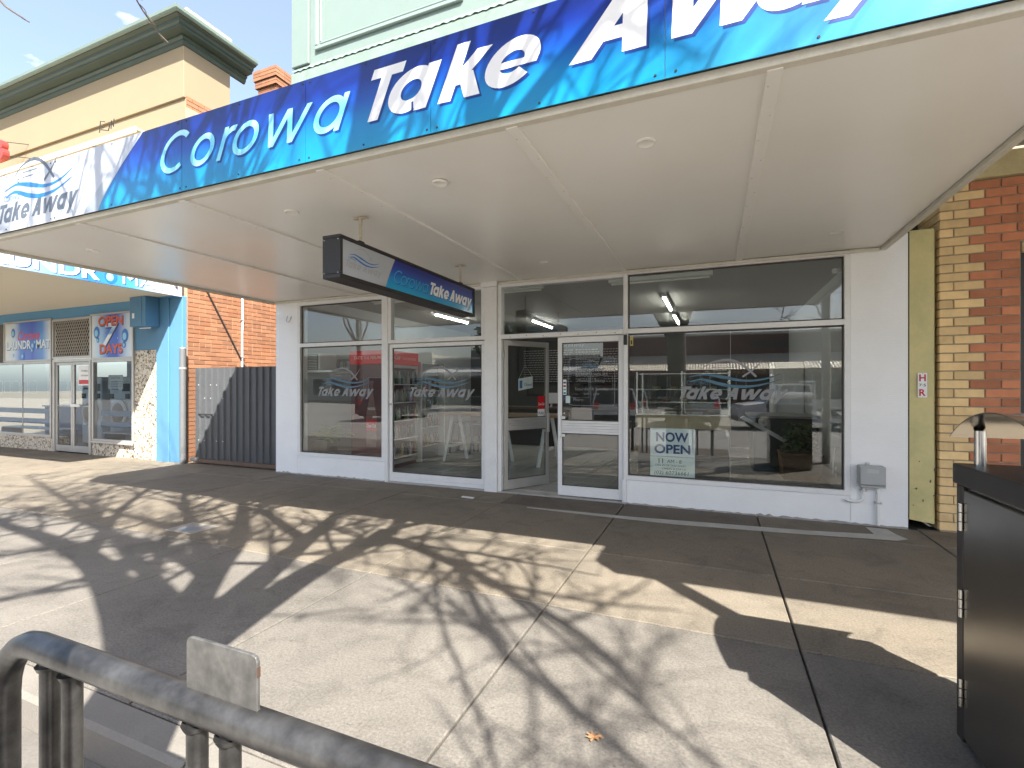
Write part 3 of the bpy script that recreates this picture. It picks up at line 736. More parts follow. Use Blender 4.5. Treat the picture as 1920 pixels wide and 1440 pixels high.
# glass display cabinet with paper skirt
t = thing('display_cabinet', 'glass food display cabinet with chrome shelves behind the right window', 'display cabinet', (-.45,1.9,0))
obj('base', MB().box(-1.12,.20,1.66,2.3,.03,.80), mat('cabinet_base',(.10,.095,.09),.5,var=.15), t, bevel=.005)
obj('paper_skirt', MB().box(-1.15,.22,1.62,1.645,.83,1.03), mat('kraft_paper',(.52,.42,.27),.7,var=.15,vs=6,bump=.6,bs=14), t)
obj('deck', MB().box(-1.14,.22,1.65,2.32,1.02,1.05), m_steel, t, bevel=.004)
for z in (1.22,1.42,1.66): obj('shelf', MB().box(-1.12,.20,1.68,2.25,z,z+.012), m_steel, t)
for x in (-1.13,-.46,.20):
    for y in (1.66,2.30): obj('upright', MB().box(x-.012,x+.012,y-.012,y+.012,1.05,1.70), m_steel, t)
obj('pane', MB().box(-1.11,.19,1.648,1.653,1.052,1.66), m_glass, t)
for k in range(9): obj('food_tray', MB().box(-1.05+k*.14,-.95+k*.14,1.75,2.1,1.234+.2*(k%2),1.27+.2*(k%2)), mat('food%d'%(k%3),[(.35,.22,.08),(.42,.33,.18),(.3,.1,.05)][k%3],.6), t, bevel=.008)
# dark counter with sloping rail by the planter
t = thing('sales_counter', 'dark green sales counter with sloping metal edge behind the right window', 'counter', (1.0,3.6,0))
obj('front', MB().box(.62,1.58,3.15,4.3,.017,.93), mat('counter_green',(.018,.035,.03),.35,var=.2), t, bevel=.006)
obj('worktop', MB().box(.55,1.59,3.08,4.4,.935,.975), mat('worktop_grey',(.25,.25,.24),.4), t, bevel=.005)
obj('sloping_edge', MB().prism([(.40,3.02,.93),(.46,3.02,.97),(1.12,3.02,.58),(1.06,3.02,.54)],(0,.05,0)), m_alu, t, bevel=.004)
t = thing('upright_freezer', 'white upright freezer against the right shop wall', 'freezer', (1.4,4.9,0))
obj('cabinet', MB().box(1.05,1.59,4.6,5.2,.017,1.95), m_white, t, bevel=.015); obj('handle', MB().box(1.10,1.13,4.56,4.59,.9,1.5), m_alu, t, bevel=.005)
t = thing('framed_picture', 'dark framed picture of bare stems on the right shop wall', 'picture', (1.59,1.2,1.2))
obj('frame', MB().box(1.565,1.599,.75,1.45,1.25,2.55), m_dark, t, bevel=.006)
obj('print', MB().box(1.560,1.5645,.80,1.40,1.30,2.50), mat('stem_print',(.26,.24,.20),.6,var=.7,vs=14,stretch=(1,6,.6)), t)
t = thing('wall_meter', 'grey meter box with hanging cables on the right shop wall', 'meter box', (1.58,1.9,.6))
obj('box', MB().box(1.50,1.599,1.75,2.1,.62,.95), mat('meter_grey',(.36,.38,.37),.5), t, bevel=.01)
obj('cable', MB().tube([(1.57,1.9,.62),(1.55,1.92,.4),(1.53,1.85,.25),(1.56,1.8,.35),(1.57,1.82,.2)],.008,6), m_white, t)
t = thing('security_camera', 'small white security camera high in the right window corner', 'camera', (1.45,1.0,2.9))
obj('bracket', MB().tube([(1.59,1.0,2.95),(1.50,.95,2.93)],.012,6), m_white, t); obj('body', MB().tube([(1.50,.98,2.93),(1.36,.86,2.89)],.035,10), m_white, t, smooth=True)
# posters standing inside the right window
t = thing('now_open_poster', 'white poster reading NOW OPEN inside the right window', 'poster', (-.48,.06,.6))
obj('sheet', MB().box(-.74,-.22,.060,.064,.61,.955), mat('poster_paper',(.66,.72,.73),.6), t)
q = MB(); e = Plane((-.74,.0595,.61),(1,0,0),(0,0,1),(0,-1,0)); font_text(q,e,'NOW',.26,.185,.155,bold=.03,align='CENTER',width=.38); obj('lettering', q, mat('navy_print',(.02,.05,.16),.5), t); q = MB(); font_text(q,e,'OPEN',.26,.04,.15,bold=.03,align='CENTER',width=.42); obj('lettering', q, mat('navy_print',(.02,.05,.16),.5), t)
t = thing('hours_poster', 'handwritten opening hours sheet below the now open poster', 'poster', (-.48,.06,.36))
obj('sheet', MB().box(-.74,-.22,.060,.064,.365,.605), mat('poster_paper2',(.60,.68,.64),.6), t)
q = MB(); e = Plane((-.74,.0595,.365),(1,0,0),(0,0,1),(0,-1,0)); font_text(q,e,'11',.10,.16,.085,bold=.012); font_text(q,e,'AM - 8',.20,.165,.06); obj('lettering', q, mat('pen_black',(.03,.03,.03),.5), t); q = MB(); font_text(q,e,'CALL IN OR TAKE AWAY',.06,.125,.03,shear=.3,width=.36); font_text(q,e,'OPEN 6 DAYS',.14,.085,.03,shear=.3,width=.28); obj('fine_lettering', q, mat('pen_black',(.03,.03,.03),.5), t); q = MB(); font_text(q,e,'(02) 60736661',.05,.025,.06,shear=.1,width=.40); obj('fine_lettering', q, mat('pen_black',(.03,.03,.03),.5), t)
# vinyl on the panes
def decal(nm, label, loc): return thing(nm, label, 'decal', loc, 'vinyl lettering on the shop glass')
for nm, lab, x, y, wd in (('w1','fish logo decal on the leftmost shop window',-6.11,.0345,1.10),('w2','fish logo decal on the sliding glass leaf',-4.31,.0325,1.08),('w3','fish logo decal on the wide right shop window',-.43,.0345,1.13)):
    t = decal('window_decal', lab, (x,y,1.3)); fish_logo(t, Plane((x,y,1.315),(1,0,0),(0,0,1),(0,-1,0)), 0,0,wd, m_etch, m_etchblue)
t = decal('hours_decal', 'business hours decal in an outlined box on the closed door', (-1.5,.045,1.3))
e = Plane((-1.78,.0465,1.22),(1,0,0),(0,0,1),(0,-1,0)); q = MB()
rr = [(.06,0),(.54,0),(.58,.015),(.60,.06),(.60,.56),(.58,.605),(.54,.62),(.06,.62),(.02,.605),(0,.56),(0,.06),(.02,.015),(.06,0)]
ribbon(q,e,rr,.006); font_text(q,e,'BUSINESS HOURS',.30,.385,.06,align='CENTER',width=.42); font_text(q,e,'Monday - Friday',.30,.31,.05,align='CENTER',width=.36); font_text(q,e,'Saturday & Sunday',.30,.20,.05,align='CENTER',width=.44); font_text(q,e,'am - pm',.30,.14,.045,align='CENTER',width=.2); font_text(q,e,'Phone:',.06,.06,.055)
obj('fine_lettering', q, m_etch, t); fish_logo(t, e, .13,.45,.34, m_etch, m_etchblue, False, .001)
t = decal('card_sticker', 'column of small payment card stickers on the closed door', (-1.87,.045,1.4))
obj('strip', MB().box(-1.862,-1.815,.0445,.0465,1.36,1.56), m_wprint, t)
for k,c in enumerate(((.05,.2,.4),(.1,.45,.4),(.3,.05,.05),(.05,.05,.2))): obj('badge', MB().box(-1.855,-1.822,.0438,.0444,1.37+k*.046,1.395+k*.046), mat('badge%d'%k,c,.5), t)
obj('round_badge', MB().lathe([(.038,0),(.038,-.001)],(-1.882+.012,.0464,1.31),16,'y'), mat('badge_navy',(.06,.09,.2),.5), t); obj('card', MB().box(-1.825,-1.765,.0445,.0465,1.25,1.345), mat('badge_pale',(.55,.68,.66),.5), t)
def on_leaf(t, name, m, x0,x1,z0,z1,yy=-.0052,th=.001):
    q = MB().box(x0,x1,yy-th,yy,z0,z1); q.v = [TA(p) for p in q.v]; return obj(name, q, m, t)
t = decal('push_sticker', 'red and white push sticker on the open door glass', TA((.68,-.004,1.03)))
on_leaf(t,'red_part',m_red,.60,.732,1.14,1.33); on_leaf(t,'white_part',m_wprint,.60,.732,1.035,1.138)
ex = Vector((math.cos(R(58)),math.sin(R(58)),0)); en = Vector((math.sin(R(58)),-math.cos(R(58)),0))
q = MB(); e = Plane(TA((.60,-.0064,1.035)), ex, (0,0,1), en); font_text(q,e,'PUSH',.066,.025,.055,bold=.01,align='CENTER',width=.10); obj('lettering', q, m_black, t)
q = MB(); font_text(q,e,'Coca-Cola',.066,.16,.055,bold=.012,shear=.35,align='CENTER',width=.115); obj('script_lettering', q, m_wprint, t)
t = thing('closed_sign', 'small white closed sign hanging inside the open door', 'sign', TA((.38,.02,1.4)))
q = MB(); q.add([TA(p) for p in ((.26,.012,1.41),(.52,.012,1.45),(.52,.012,1.62),(.26,.012,1.58))],[(0,1,2,3)]); obj('card', q, m_wprint, t)
q = MB(); e = Plane(TA((.26,.0115,1.41)), ex, (0,0,1), en); font_text(q,e,'Closed',.10,.07,.06,bold=.01,width=.14); q.add([e(.02,.03,.001),e(.07,.035,.001),e(.07,.15,.001),e(.02,.145,.001)],[(0,1,2,3)]); obj('lettering', q, m_blueprint, t)
q = MB(); q.tube([TA(p) for p in ((.27,.012,1.58),(.38,.012,1.78),(.51,.012,1.62))], .002, 4); obj('cord', q, m_white, t)
t = thing('security_sticker', 'small yellow alarm sticker at the top of the right window', 'sticker', (-.97,.034,1.97)); obj('sheet', MB().box(-.985,-.945,.0335,.0352,1.98,2.10), mat('yellow_print',(.55,.42,.12),.5), t); obj('mark', MB().box(-.974,-.956,.0325,.0333,2.0,2.05), m_black, t)
t = thing('lock_box', 'small black lock box on the mullion beside the closed door', 'lock', (-1.03,-.02,2.0)); obj('box', MB().box(-1.052,-1.010,-.040,-.013,1.99,2.12), m_black, t, bevel=.004); obj('plate', MB().box(-1.046,-1.016,-.043,-.0405,2.03,2.08), m_dark, t)
t = thing('wall_hook', 'small white hook loop on the left white pier', 'hook', (-6.68,-.01,2.6)); obj('loop', MB().tube([(-6.72,-.004,2.66),(-6.725,-.02,2.60),(-6.70,-.03,2.565),(-6.66,-.03,2.56),(-6.635,-.02,2.60),(-6.63,-.004,2.66)],.006,6), m_alu, t, smooth=True); obj('screw', MB().lathe([(.008,0),(.008,-.004)],(-6.72,0,2.67),8,'y'), m_alu, t)
# meter box and conduits on the white pier
t = thing('junction_box', 'grey electrical junction box with conduits on the white pier', 'junction box', (1.51,-.05,.4))
m_gplas = mat('grey_plastic',(.40,.41,.41),.5,var=.08)
b = obj('box', MB().box(1.395,1.625,-.11,-.001,.44,.64), m_gplas, t, bevel=.010, seg=2); obj('lid', MB().box(1.40,1.62,-.122,-.1105,.447,.633), m_gplas, b, bevel=.006); obj('label_plate', MB().box(1.46,1.56,-.1245,-.1222,.57,.61), mat('plate_grey',(.46,.47,.47),.4), b)
obj('base_rail', MB().box(1.41,1.63,-.09,-.002,.415,.438), m_gplas, t, bevel=.003); obj('clip', MB().box(1.475,1.505,-.03,-.001,.645,.665), m_alu, t)
obj('conduit', MB().tube([(1.575,-.035,.42),(1.575,-.035,.02)],.016,12), m_white, t, smooth=True)
obj('conduit', MB().tube([(1.45,-.035,.42),(1.45,-.035,.32),(1.44,-.035,.275),(1.41,-.036,.255),(1.36,-.036,.25),(1.315,-.034,.255),(1.29,-.03,.27)],.014,12), m_white, t, smooth=True)
for x,z in ((1.575,.25),(1.45,.375)): obj('saddle', MB().box(x-.03,x+.03,-.055,-.001,z-.008,z+.008), m_alu, t, bevel=.002)

# ------------------------------------------------------------------ awning
aw = thing('shop_awning', 'cantilevered awning with cream panelled soffit over the takeaway shop', 'awning', (-2.6,-1.9,2.92))
AX0, AX1, AY = -7.02, 1.62, -3.74
seams = [AX0+.02,-5.22,-3.83,-2.44,-1.05,.255,AX1-.02]
m_sf = m_soffit
for i in range(len(seams)-1):
    q = MB(); nx, ny = 10, 22; x0, x1 = seams[i]+.004, seams[i+1]-.004
    for a in range(nx+1):
        for c in range(ny+1):
            u_, v_ = a/nx, c/ny; x = x0+(x1-x0)*u_; y = AY+.05+(-.002-AY-.05)*v_
            sag = .010*math.sin(3.1*y+i*1.7)*math.sin(math.pi*u_) + .004*math.sin(5.3*x+2.1*y)*math.sin(math.pi*u_)
            q.v.append((x,y,2.925+sag))
    for a in range(nx):
        for c in range(ny): k = a*(ny+1)+c; q.f.append((k,k+1,k+ny+2,k+ny+1))
    o = obj('soffit_panel', q, m_sf, aw, smooth=True)
for s in seams[1:-1]:
    cs = obj('cover_strip', MB().box(s-.034,s+.034,AY+.052,-.012,2.908,2.95), m_sf, aw, bevel=.003)
    q = MB()
    for k in range(13): q.lathe([(.006,.001),(.005,-.0015)],(s+(.018 if k % 2 else -.018),AY+.18+k*.28,2.9078),8)
    obj('screw_row', q, m_trim, cs)
obj('roof_deck', MB().box(AX0,AX1,AY+.012,.0,2.97,3.02), mat('deck_metal',(.35,.35,.34),.5,.5), aw)
obj('edge_trim', MB().box(AX0+.021,AX1-.019,AY+.022,AY+.075,2.912,2.956), m_trim, aw, bevel=.004)
obj('edge_trim', MB().box(AX1-.018,AX1+.035,AY+.05,.0,2.893,2.955), m_trim, aw, bevel=.004)
obj('edge_trim', MB().box(AX0-.03,AX0+.02,AY+.05,-.001,2.893,2.955), m_trim, aw, bevel=.004)
obj('wall_trim', MB().box(AX0+.03,AX1-.03,-.035,-.013,2.885,2.918), m_trim, aw, bevel=.003)
obj('side_fascia', MB().box(AX1-.015,AX1+.03,AY+.02,.0,2.957,3.47), m_trim, aw, bevel=.004)
obj('side_fascia', MB().box(AX0-.02,AX0+.02,AY+.02,.0,2.957,3.47), m_trim, aw, bevel=.004)
for x,y in ((1.06,-3.2),(-.38,-3.2),(-1.82,-3.17),(-3.27,-3.14),(-4.71,-3.11),(-6.15,-3.1),(1.06,-.8),(-.39,-.77),(-1.86,-.75),(-3.3,-.72),(-4.8,-.7),(-6.28,-.66)):
    row = 'front' if y < -2 else 'back'; n_ = sorted((1.06,-.38,-1.82,-3.27,-4.71,-6.15) if y < -2 else (1.06,-.39,-1.86,-3.3,-4.8,-6.28), reverse=True).index(x)
    t = thing('downlight', '%s round white downlight from the right in the %s row of the awning soffit' % (('first','second','third','fourth','fifth','sixth')[n_], 'street side' if row=='front' else 'window side'), 'light', (x,y,2.91), 'round downlights in the awning soffit')
    obj('ring', MB().lathe([(.042,.02),(.058,.02),(.058,.010),(.050,.006),(.040,.011)],(x,y,2.910),28), m_soffit, t, smooth=True)
    obj('lens', MB().lathe([(.041,.02),(.040,.013)],(x,y,2.910),24), mat('lens_white',(.55,.56,.58),.3), t)

# ------------------------------------------------------------------ fascia sign
fs = thing('fascia_sign', 'long blue and white fascia sign reading Corowa Take Away', 'sign', (-2.6,AY,2.95))
m_bl = ramp_mat('sign_blue', 'Z', 2.95, 3.49, [(0,(.0,.23,.44)),(.30,(.0,.185,.45)),(.55,(.0,.062,.36)),(.78,(.0,.017,.20)),(1,(.0,.012,.13))])
m_wh = mat('sign_white', (.42,.44,.48), .35, var=.06, vs=3, coat=.2)
m_sw = ramp_mat('sign_swoosh','X',-4.85,-4.1,[(0,(.25,.28,.33)),(.5,(.42,.45,.50)),(1,(.62,.65,.70))])
FY = AY-.015
px = [AX0-.02,-5.45,-3.72,-2.49,-1.53,-.22,1.06,AX1+.03]
def bx_at(z, off=0): 
    f = (z-2.943)/.542; return -4.78 + off + .60*f**1.25
for i in range(len(px)-1):
    a, b = px[i]+.0015, px[i+1]-.0015
    if a > -4.0: pts = [(a,2.943),(b,2.943),(b,3.485),(a,3.485)]; m = m_bl
    elif b < -5.3: pts = [(a,2.943),(b,2.943),(b,3.485),(a,3.485)]; m = m_wh
    else:
        zs = [2.943+.542*k/12 for k in range(13)]
        pts = [(bx_at(z),z) for z in zs][::-1]
        pts = [(b,2.943),(b,3.485)] + pts; m = m_bl
        q = MB().prism([(x,FY,z) for x,z in [(a,2.943)]+[(bx_at(z,-.001-.20*((3.485-z)/.542*.6+.4)),z) for z in zs]+[(a,3.485)]],(0,.006,0)); obj('sign_panel', q, m_wh, fs)
        q = MB().prism([(x,FY,z) for x,z in [(bx_at(z,-.20*((3.485-z)/.542*.6+.4)),z) for z in zs]+[(bx_at(z,-.001),z) for z in zs[::-1]]],(0,.006,0)); obj('swoosh', q, m_sw, fs)
    obj('sign_panel', MB().prism([(x,FY,z) for x,z in pts],(0,.006,0)), m, fs)
obj('backing', MB().box(AX0-.02,AX1+.03,AY-.008,AY+.010,2.957,3.475), m_trim, fs)
for i in range(len(px)-1):
    a, b = px[i], px[i+1]
    for x in (a+.04,(a+b)/2,b-.04):
        for z in (2.968,3.465): obj('screw', MB().lathe([(.007,0),(.006,-.003)],(x+random.uniform(-.02,.02),FY,z),8,'y'), m_dark, fs)
e = Plane((0,FY-.0008,3.10),(1,0,0),(0,0,1),(0,-1,0)); e2 = Plane((.014,FY-.0002,3.084),(1,0,0),(0,0,1),(0,-1,0))
m_cy = ramp_mat('sign_cyan','Z',3.08,3.40,[(0,(.30,.68,.82)),(.4,(.12,.56,.76)),(1,(.42,.74,.86))])
m_sh = mat('sign_letter_shade', (.0,.03,.20), .4)
for pl, m, nm in ((e2,m_sh,'letter_shade'),(e,None,'letter')):
    for ch, x in zip('Corowa', (-4.02,-3.66,-3.345,-3.215,-2.915,-2.46)):
        q = MB(); glyph_text(q, pl, ch, x, 0, .305, .125, .43, sx=1.08); obj(nm, q, m or m_cy, fs)
    for ch, x in zip('Take', (-2.065,-1.875,-1.485,-1.225)):
        q = MB(); glyph_text(q, pl, ch, x, 0, .31, .225, .43, xh=.82, sx=1.08 if ch == 'T' else 1.22); obj(nm, q, m or m_wprint, fs)
    for ch, x in zip('Away', (-.70,-.30,.125,.42)):
        q = MB(); glyph_text(q, pl, ch, x, .025, .34, .225, .43, xh=.80, sx=1.45 if ch == 'A' else 1.15); obj(nm, q, m or m_wprint, fs)
fish_logo(fs, Plane((0,FY-.0006,3.03),(1,0,0),(0,0,1),(0,-1,0)), -6.42,0,1.28, m_greyprint, m_blueprint)

# ------------------------------------------------------------------ hanging lightbox sign
hs = thing('hanging_sign', 'black framed lightbox sign hanging under the awning from two rods', 'sign', (-2.81,-2.0,2.33))
X0, X1, Y0, Y1, Z0, Z1 = -2.90,-2.72,-3.18,-.84,2.325,2.67
m_lf = m_wh
b = obj('housing', frame_rect(0,1,0,1,.03,0,1) if False else MB().box(X0,X1,Y0,Y1,Z0,Z0+.035).box(X0,X1,Y0,Y1,Z1-.028,Z1).box(X0,X1,Y0,Y0+.035,Z0+.035,Z1-.028).box(X0,X1,Y1-.035,Y1,Z0+.035,Z1-.028).box(X0+.03,X0+.05,Y0+.035,Y1-.035,Z0+.035,Z1-.028), mat('sign_black',(.022,.019,.018),.55,var=.3,vs=8), hs, bevel=.004)
for y in (Y0-.001,):
    for x in (X0+.02,X1-.02):
        for z in (Z0+.04,Z1-.04): obj('rivet', MB().lathe([(.006,0),(.004,-.004)],(x,y,z),8,'y'), m_steel, b)
fx = X1-.012
yb = lambda z: -2.60 + .17*((z-Z0)/(Z1-Z0))**1.2
m_bl2 = ramp_mat('lightbox_blue','Z',Z0+.03,Z1-.03,[(0,(.0,.36,.62)),(.35,(.0,.24,.60)),(.6,(.004,.07,.42)),(.85,(.004,.015,.24)),(1,(.004,.012,.2))],coat=.5)
zs = [Z0+.036+(Z1-Z0-.065)*k/10 for k in range(11)]
obj('white_face', MB().prism([(fx,Y0+.036,zs[0])]+[(fx,yb(z)-.035-.03*(1-(z-Z0)/.345),z) for z in zs]+[(fx,Y0+.036,zs[-1])],(-.006,0,0)), m_wh, hs)
obj('grey_face', MB().prism([(fx,yb(z)-.0345-.03*(1-(z-Z0)/.345),z) for z in zs]+[(fx,yb(z)-.0005,z) for z in zs[::-1]],(-.006,0,0)), mat('face_grey',(.42,.43,.44),.4), hs)
obj('blue_face', MB().prism([(fx,Y1-.036,zs[0]),(fx,Y1-.036,zs[-1])]+[(fx,yb(z),z) for z in zs[::-1]],(-.006,0,0)), m_bl2, hs)
e = Plane((fx+.0012,0,2.425),(0,1,0),(0,0,1),(1,0,0)); e2 = Plane((fx+.0002,.006,2.418),(0,1,0),(0,0,1),(1,0,0))
for pl, m, m2, nm in ((e2,m_sh,m_sh,'letter_shade'),(e,mat('lightbox_cyan',(.03,.36,.66),.4),m_wprint,'letter')):
    for word, x, cap, w_, xh_, g_, m__ in (('Corowa',-2.485,.128,.10,.74,-.055,m),('Take',-1.875,.132,.25,.80,-.05,m2),('Away',-1.45,.132,.25,.80,-.045,m2)):
        for ch in word:
            q = MB(); x = glyph_text(q, pl, ch, x, 0, cap, w_, .35, g_, xh=xh_); obj(nm, q, m__, hs)
fish_logo(hs, Plane((fx+.0008,0,2.43),(0,1,0),(0,0,1),(1,0,0)), -3.12,0,.45, mat('face_grey2',(.36,.37,.38),.4), m_blueprint)
m_rod = mat('cream_rod',(.55,.49,.38),.6,var=.3,vs=30)
for y in (-2.83,-1.05):
    obj('rod', MB().tube([(-2.81,y,2.70),(-2.81,y,2.91)],.014,10), m_rod, hs, smooth=True)
    obj('saddle', MB().prism([(-2.825,y-.075,2.668),(-2.825,y+.075,2.668),(-2.825,y+.03,2.715),(-2.825,y-.03,2.715)],(.03,0,0)), m_dark, hs, bevel=.003)
    obj('ceiling_plate', MB().box(-2.88,-2.74,y-.022,y+.022,2.906,2.914), m_rod, hs, bevel=.002)
# ------------------------------------------------------------------ laundromat building (left)
lb = thing('laundromat_building', 'cream rendered laundromat building with dark green cornice and blue pillars', 'building', (-13.5,0,0))
m_cream = mat('cream_render', (.26,.206,.13), .8, var=.12, vs=1.2, bump=.2, bs=30, col2=(.255,.20,.125))
m_green = mat('green_cornice', (.036,.056,.043), .5, var=.25, vs=3)
m_sky = mat('laundry_blue', (.085,.22,.36), .55, var=.10, vs=2, bump=.25, bs=25)
m_bluedk = mat('laundry_blue_band', (.10,.28,.46), .6, var=.08)
m_obrick = mat('orange_brick', (.27,.13,.07), .85, var=.25, vs=3, rnd=.20, bump=.4, bs=60, col2=(.26,.11,.052))
m_omort = mat('pale_mortar', (.36,.26,.18), .9, var=.25, vs=6)
mg = bpy.data.materials.new('terrazzo'); mg.use_nodes = True
N = mg.node_tree.nodes; L = mg.node_tree.links; p = N['Principled BSDF']; p.inputs['Roughness'].default_value = .4
g_ = N.new('ShaderNodeNewGeometry'); vo = N.new('ShaderNodeTexVoronoi'); vo.inputs['Scale'].default_value = 34; vo.inputs['Randomness'].default_value = 1
nz = N.new('ShaderNodeTexNoise'); nz.inputs['Scale'].default_value = 30; L.new(g_.outputs['Position'], nz.inputs['Vector'])
ad = N.new('ShaderNodeVectorMath'); ad.operation = 'MULTIPLY_ADD'; L.new(nz.outputs['Color'], ad.inputs[0]); ad.inputs[1].default_value = (.06,.06,.06); L.new(g_.outputs['Position'], ad.inputs[2])
L.new(ad.outputs[0], vo.inputs['Vector']); sp = N.new('ShaderNodeSeparateColor'); L.new(vo.outputs['Color'], sp.inputs[0])
cr = N.new('ShaderNodeValToRGB'); cr.color_ramp.interpolation = 'CONSTANT'
while len(cr.color_ramp.elements) < 5: cr.color_ramp.elements.new(.5)
for e_, (q_, c_) in zip(cr.color_ramp.elements, [(0,(.60,.56,.47)),(.36,(.48,.40,.29)),(.54,(.25,.18,.11)),(.72,(.055,.045,.035)),(.84,(.56,.53,.47))]): e_.position = q_; e_.color = (*c_,1)
L.new(sp.outputs[0], cr.inputs['Fac']); L.new(cr.outputs[0], p.inputs['Base Color'])
FYL = .05
def lbx(n, *b, m, p=lb, bevel=.006): return obj(n, MB().box(*b), m, p, bevel=bevel)
lbx('blue_pillar', -10.20,-9.83,.0,.45,-.03,3.22, m=m_sky); lbx('blue_pillar', -9.828,-9.47,.03,.12,-.03,3.22, m=m_sky)
lbx('pillar_cap', -10.22,-9.52,-.05,.03,3.20,3.45, m=m_sky)
lbx('terrazzo_pillar', -10.96,-10.202,FYL,.4,-.03,2.21, m=mg); lbx('pillar_top', -10.96,-10.202,FYL+.002,.4,2.212,3.22, m=m_sky)
lbx('terrazzo_base', -12.45,-10.962,FYL+.002,.35,-.03,.30, m=mg); lbx('terrazzo_base', -19.5,-13.94,FYL,.35,-.03,.31, m=mg)
lbx('blue_band', -19.5,-10.962,FYL+.003,.35,3.0,3.30, m=m_bluedk)
lbx('front_wall', -22.0,-9.50,.12,.45,3.45,7.09, m=m_cream); lbx('front_wall', -22.0,-9.50,.08,1.06,7.092,8.15, m=m_cream)
lbx('front_wall', -22.0,-19.5,.05,.45,-.03,3.44, m=m_cream); lbx('infill_panel', -19.5,-16.02,FYL+.004,.35,2.065,2.998, m=mat('infill_brown',(.10,.085,.07),.7,var=.2))
lbx('interior_back', -19.4,-9.7,4.6,4.75,.0,3.3, m=mat('laundry_wall',(.32,.35,.38),.6)); lbx('interior_ceiling', -19.4,-9.7,.46,4.6,3.3,3.36, m=MATS['laundry_wall'])
lbx('interior_floor', -19.4,-9.7,.36,4.6,-.02,.012, m=mat('laundry_floor',(.18,.18,.18),.4)); lbx('interior_partition', -9.72,-9.60,.46,4.6,0,3.3, m=MATS['laundry_wall'])
def lwin(x0,x1,z0,z1,bars=()):
    return window('w', x0,x1,z0,z1, bars_x=bars, w=.055, parent=lb, y0=FYL-.03, y1=FYL+.05, m=m_alu, pane_mat=m_glass2)
lwin(-12.40,-10.965,.302,2.05); lwin(-19.4,-13.96,.312,2.06,(-16.9,-15.2))
obj('sill', MB().box(-12.42,-10.95,FYL-.07,FYL-.031,.27,.315), m_alu, lb, bevel=.004)
dd = obj('door_frame', MB().box(-13.93,-13.86,FYL-.02,FYL+.08,0,2.09).box(-12.53,-12.46,FYL-.02,FYL+.08,0,2.09).box(-13.86,-12.53,FYL-.02,FYL+.08,2.02,2.09), m_alu, lb, bevel=.004)
for a, b in ((-13.855,-13.20),(-13.19,-12.535)):
    lf = obj('door_leaf', frame_rect(a,b,.02,2.015,.06,FYL+.01,FYL+.05).box(a+.06,b-.06,FYL+.012,FYL+.048,.08,.16).box(a+.06,b-.06,FYL+.015,FYL+.045,1.03,1.05), m_alu, dd, bevel=.003)
    obj('pane', MB().box(a+.061,b-.061,FYL+.026,FYL+.031,.162,1.029).box(a+.061,b-.061,FYL+.026,FYL+.031,1.051,1.954), m_glass2, lf)
obj('pull_handle', MB().box(-13.20,-12.86,FYL-.03,FYL+.005,1.02,1.09), m_frame, dd, bevel=.006)
t = thing('door_notice', 'white surveillance notice with red band on the laundromat door', 'notice', (-12.8,FYL,1.6))
obj('sheet', MB().box(-12.98,-12.60,FYL+.018,FYL+.021,1.5,1.93), m_wprint, t); obj('red_band', MB().box(-12.96,-12.60,FYL+.015,FYL+.0175,1.53,1.62), m_red, t)
q = MB(); e = Plane((-12.9,FYL+.0165,1.5),(1,0,0),(0,0,1),(0,-1,0)); font_text(q,e,'This building is',.03,.30,.06,width=.25); font_text(q,e,'under constant',.03,.20,.06,width=.25); obj('fine_lettering', q, m_black, t)
t = thing('window_notice', 'pale dryer instruction sheet on the laundromat right window', 'notice', (-11.7,FYL,1.6))
obj('sheet', MB().box(-11.95,-11.45,FYL+.052,FYL+.054,1.42,1.72), mat('faded_paper',(.42,.44,.44),.6), t)
q = MB(); e = Plane((-11.95,FYL+.051,1.42),(1,0,0),(0,0,1),(0,-1,0)); font_text(q,e,'Dryer Cost',.25,.22,.06,align='CENTER',width=.3)
for k in range(3): font_text(q,e,'10 cents per load of washing',.25,.15-k*.05,.035,align='CENTER',width=.42)
obj('fine_lettering', q, m_black, t)
# expanded metal grille over the door
gr = obj('grille_frame', frame_rect(-13.95,-12.45,2.10,3.0,.05,FYL-.02,FYL+.03), m_alu, lb, bevel=.003)
obj('grille_back', MB().box(-13.9,-12.5,FYL+.031,FYL+.035,2.15,2.95), mat('grille_dark',(.035,.03,.028),.7), gr)
q = MB(); st = .085; x0,x1,z0,z1 = -13.9,-12.5,2.15,2.95
for sgn in (1,-1):
    k = -30
    while k < 60:
        c = x0 + k*st; pts = []
        for z in (z0, z1):
            pts.append((c + sgn*(z-z0)*.62 + (0 if sgn>0 else .5), z))
        (ax,az),(bx2,bz) = pts
        f0 = 0; f1 = 1
        for side_ in (x0,x1):
            if abs(bx2-ax) > 1e-6:
                f = (side_-ax)/(bx2-ax)
                if (ax < x0 and side_ == x0) or (ax > x1 and side_ == x1): f0 = max(f0,f)
                if (bx2 < x0 and side_ == x0) or (bx2 > x1 and side_ == x1): f1 = min(f1,f)
        if f1-f0 > .02:
            A = (ax+(bx2-ax)*f0, FYL+.012+.004*sgn, az+(bz-az)*f0); B = (ax+(bx2-ax)*f1, FYL+.012+.004*sgn, az+(bz-az)*f1); q.tube([A,B], .0075, 4)
        k += 1
o = obj('grille_mesh', q, mat('grille_wire',(.48,.45,.40),.5,.3), gr); o['kind'] = 'stuff'
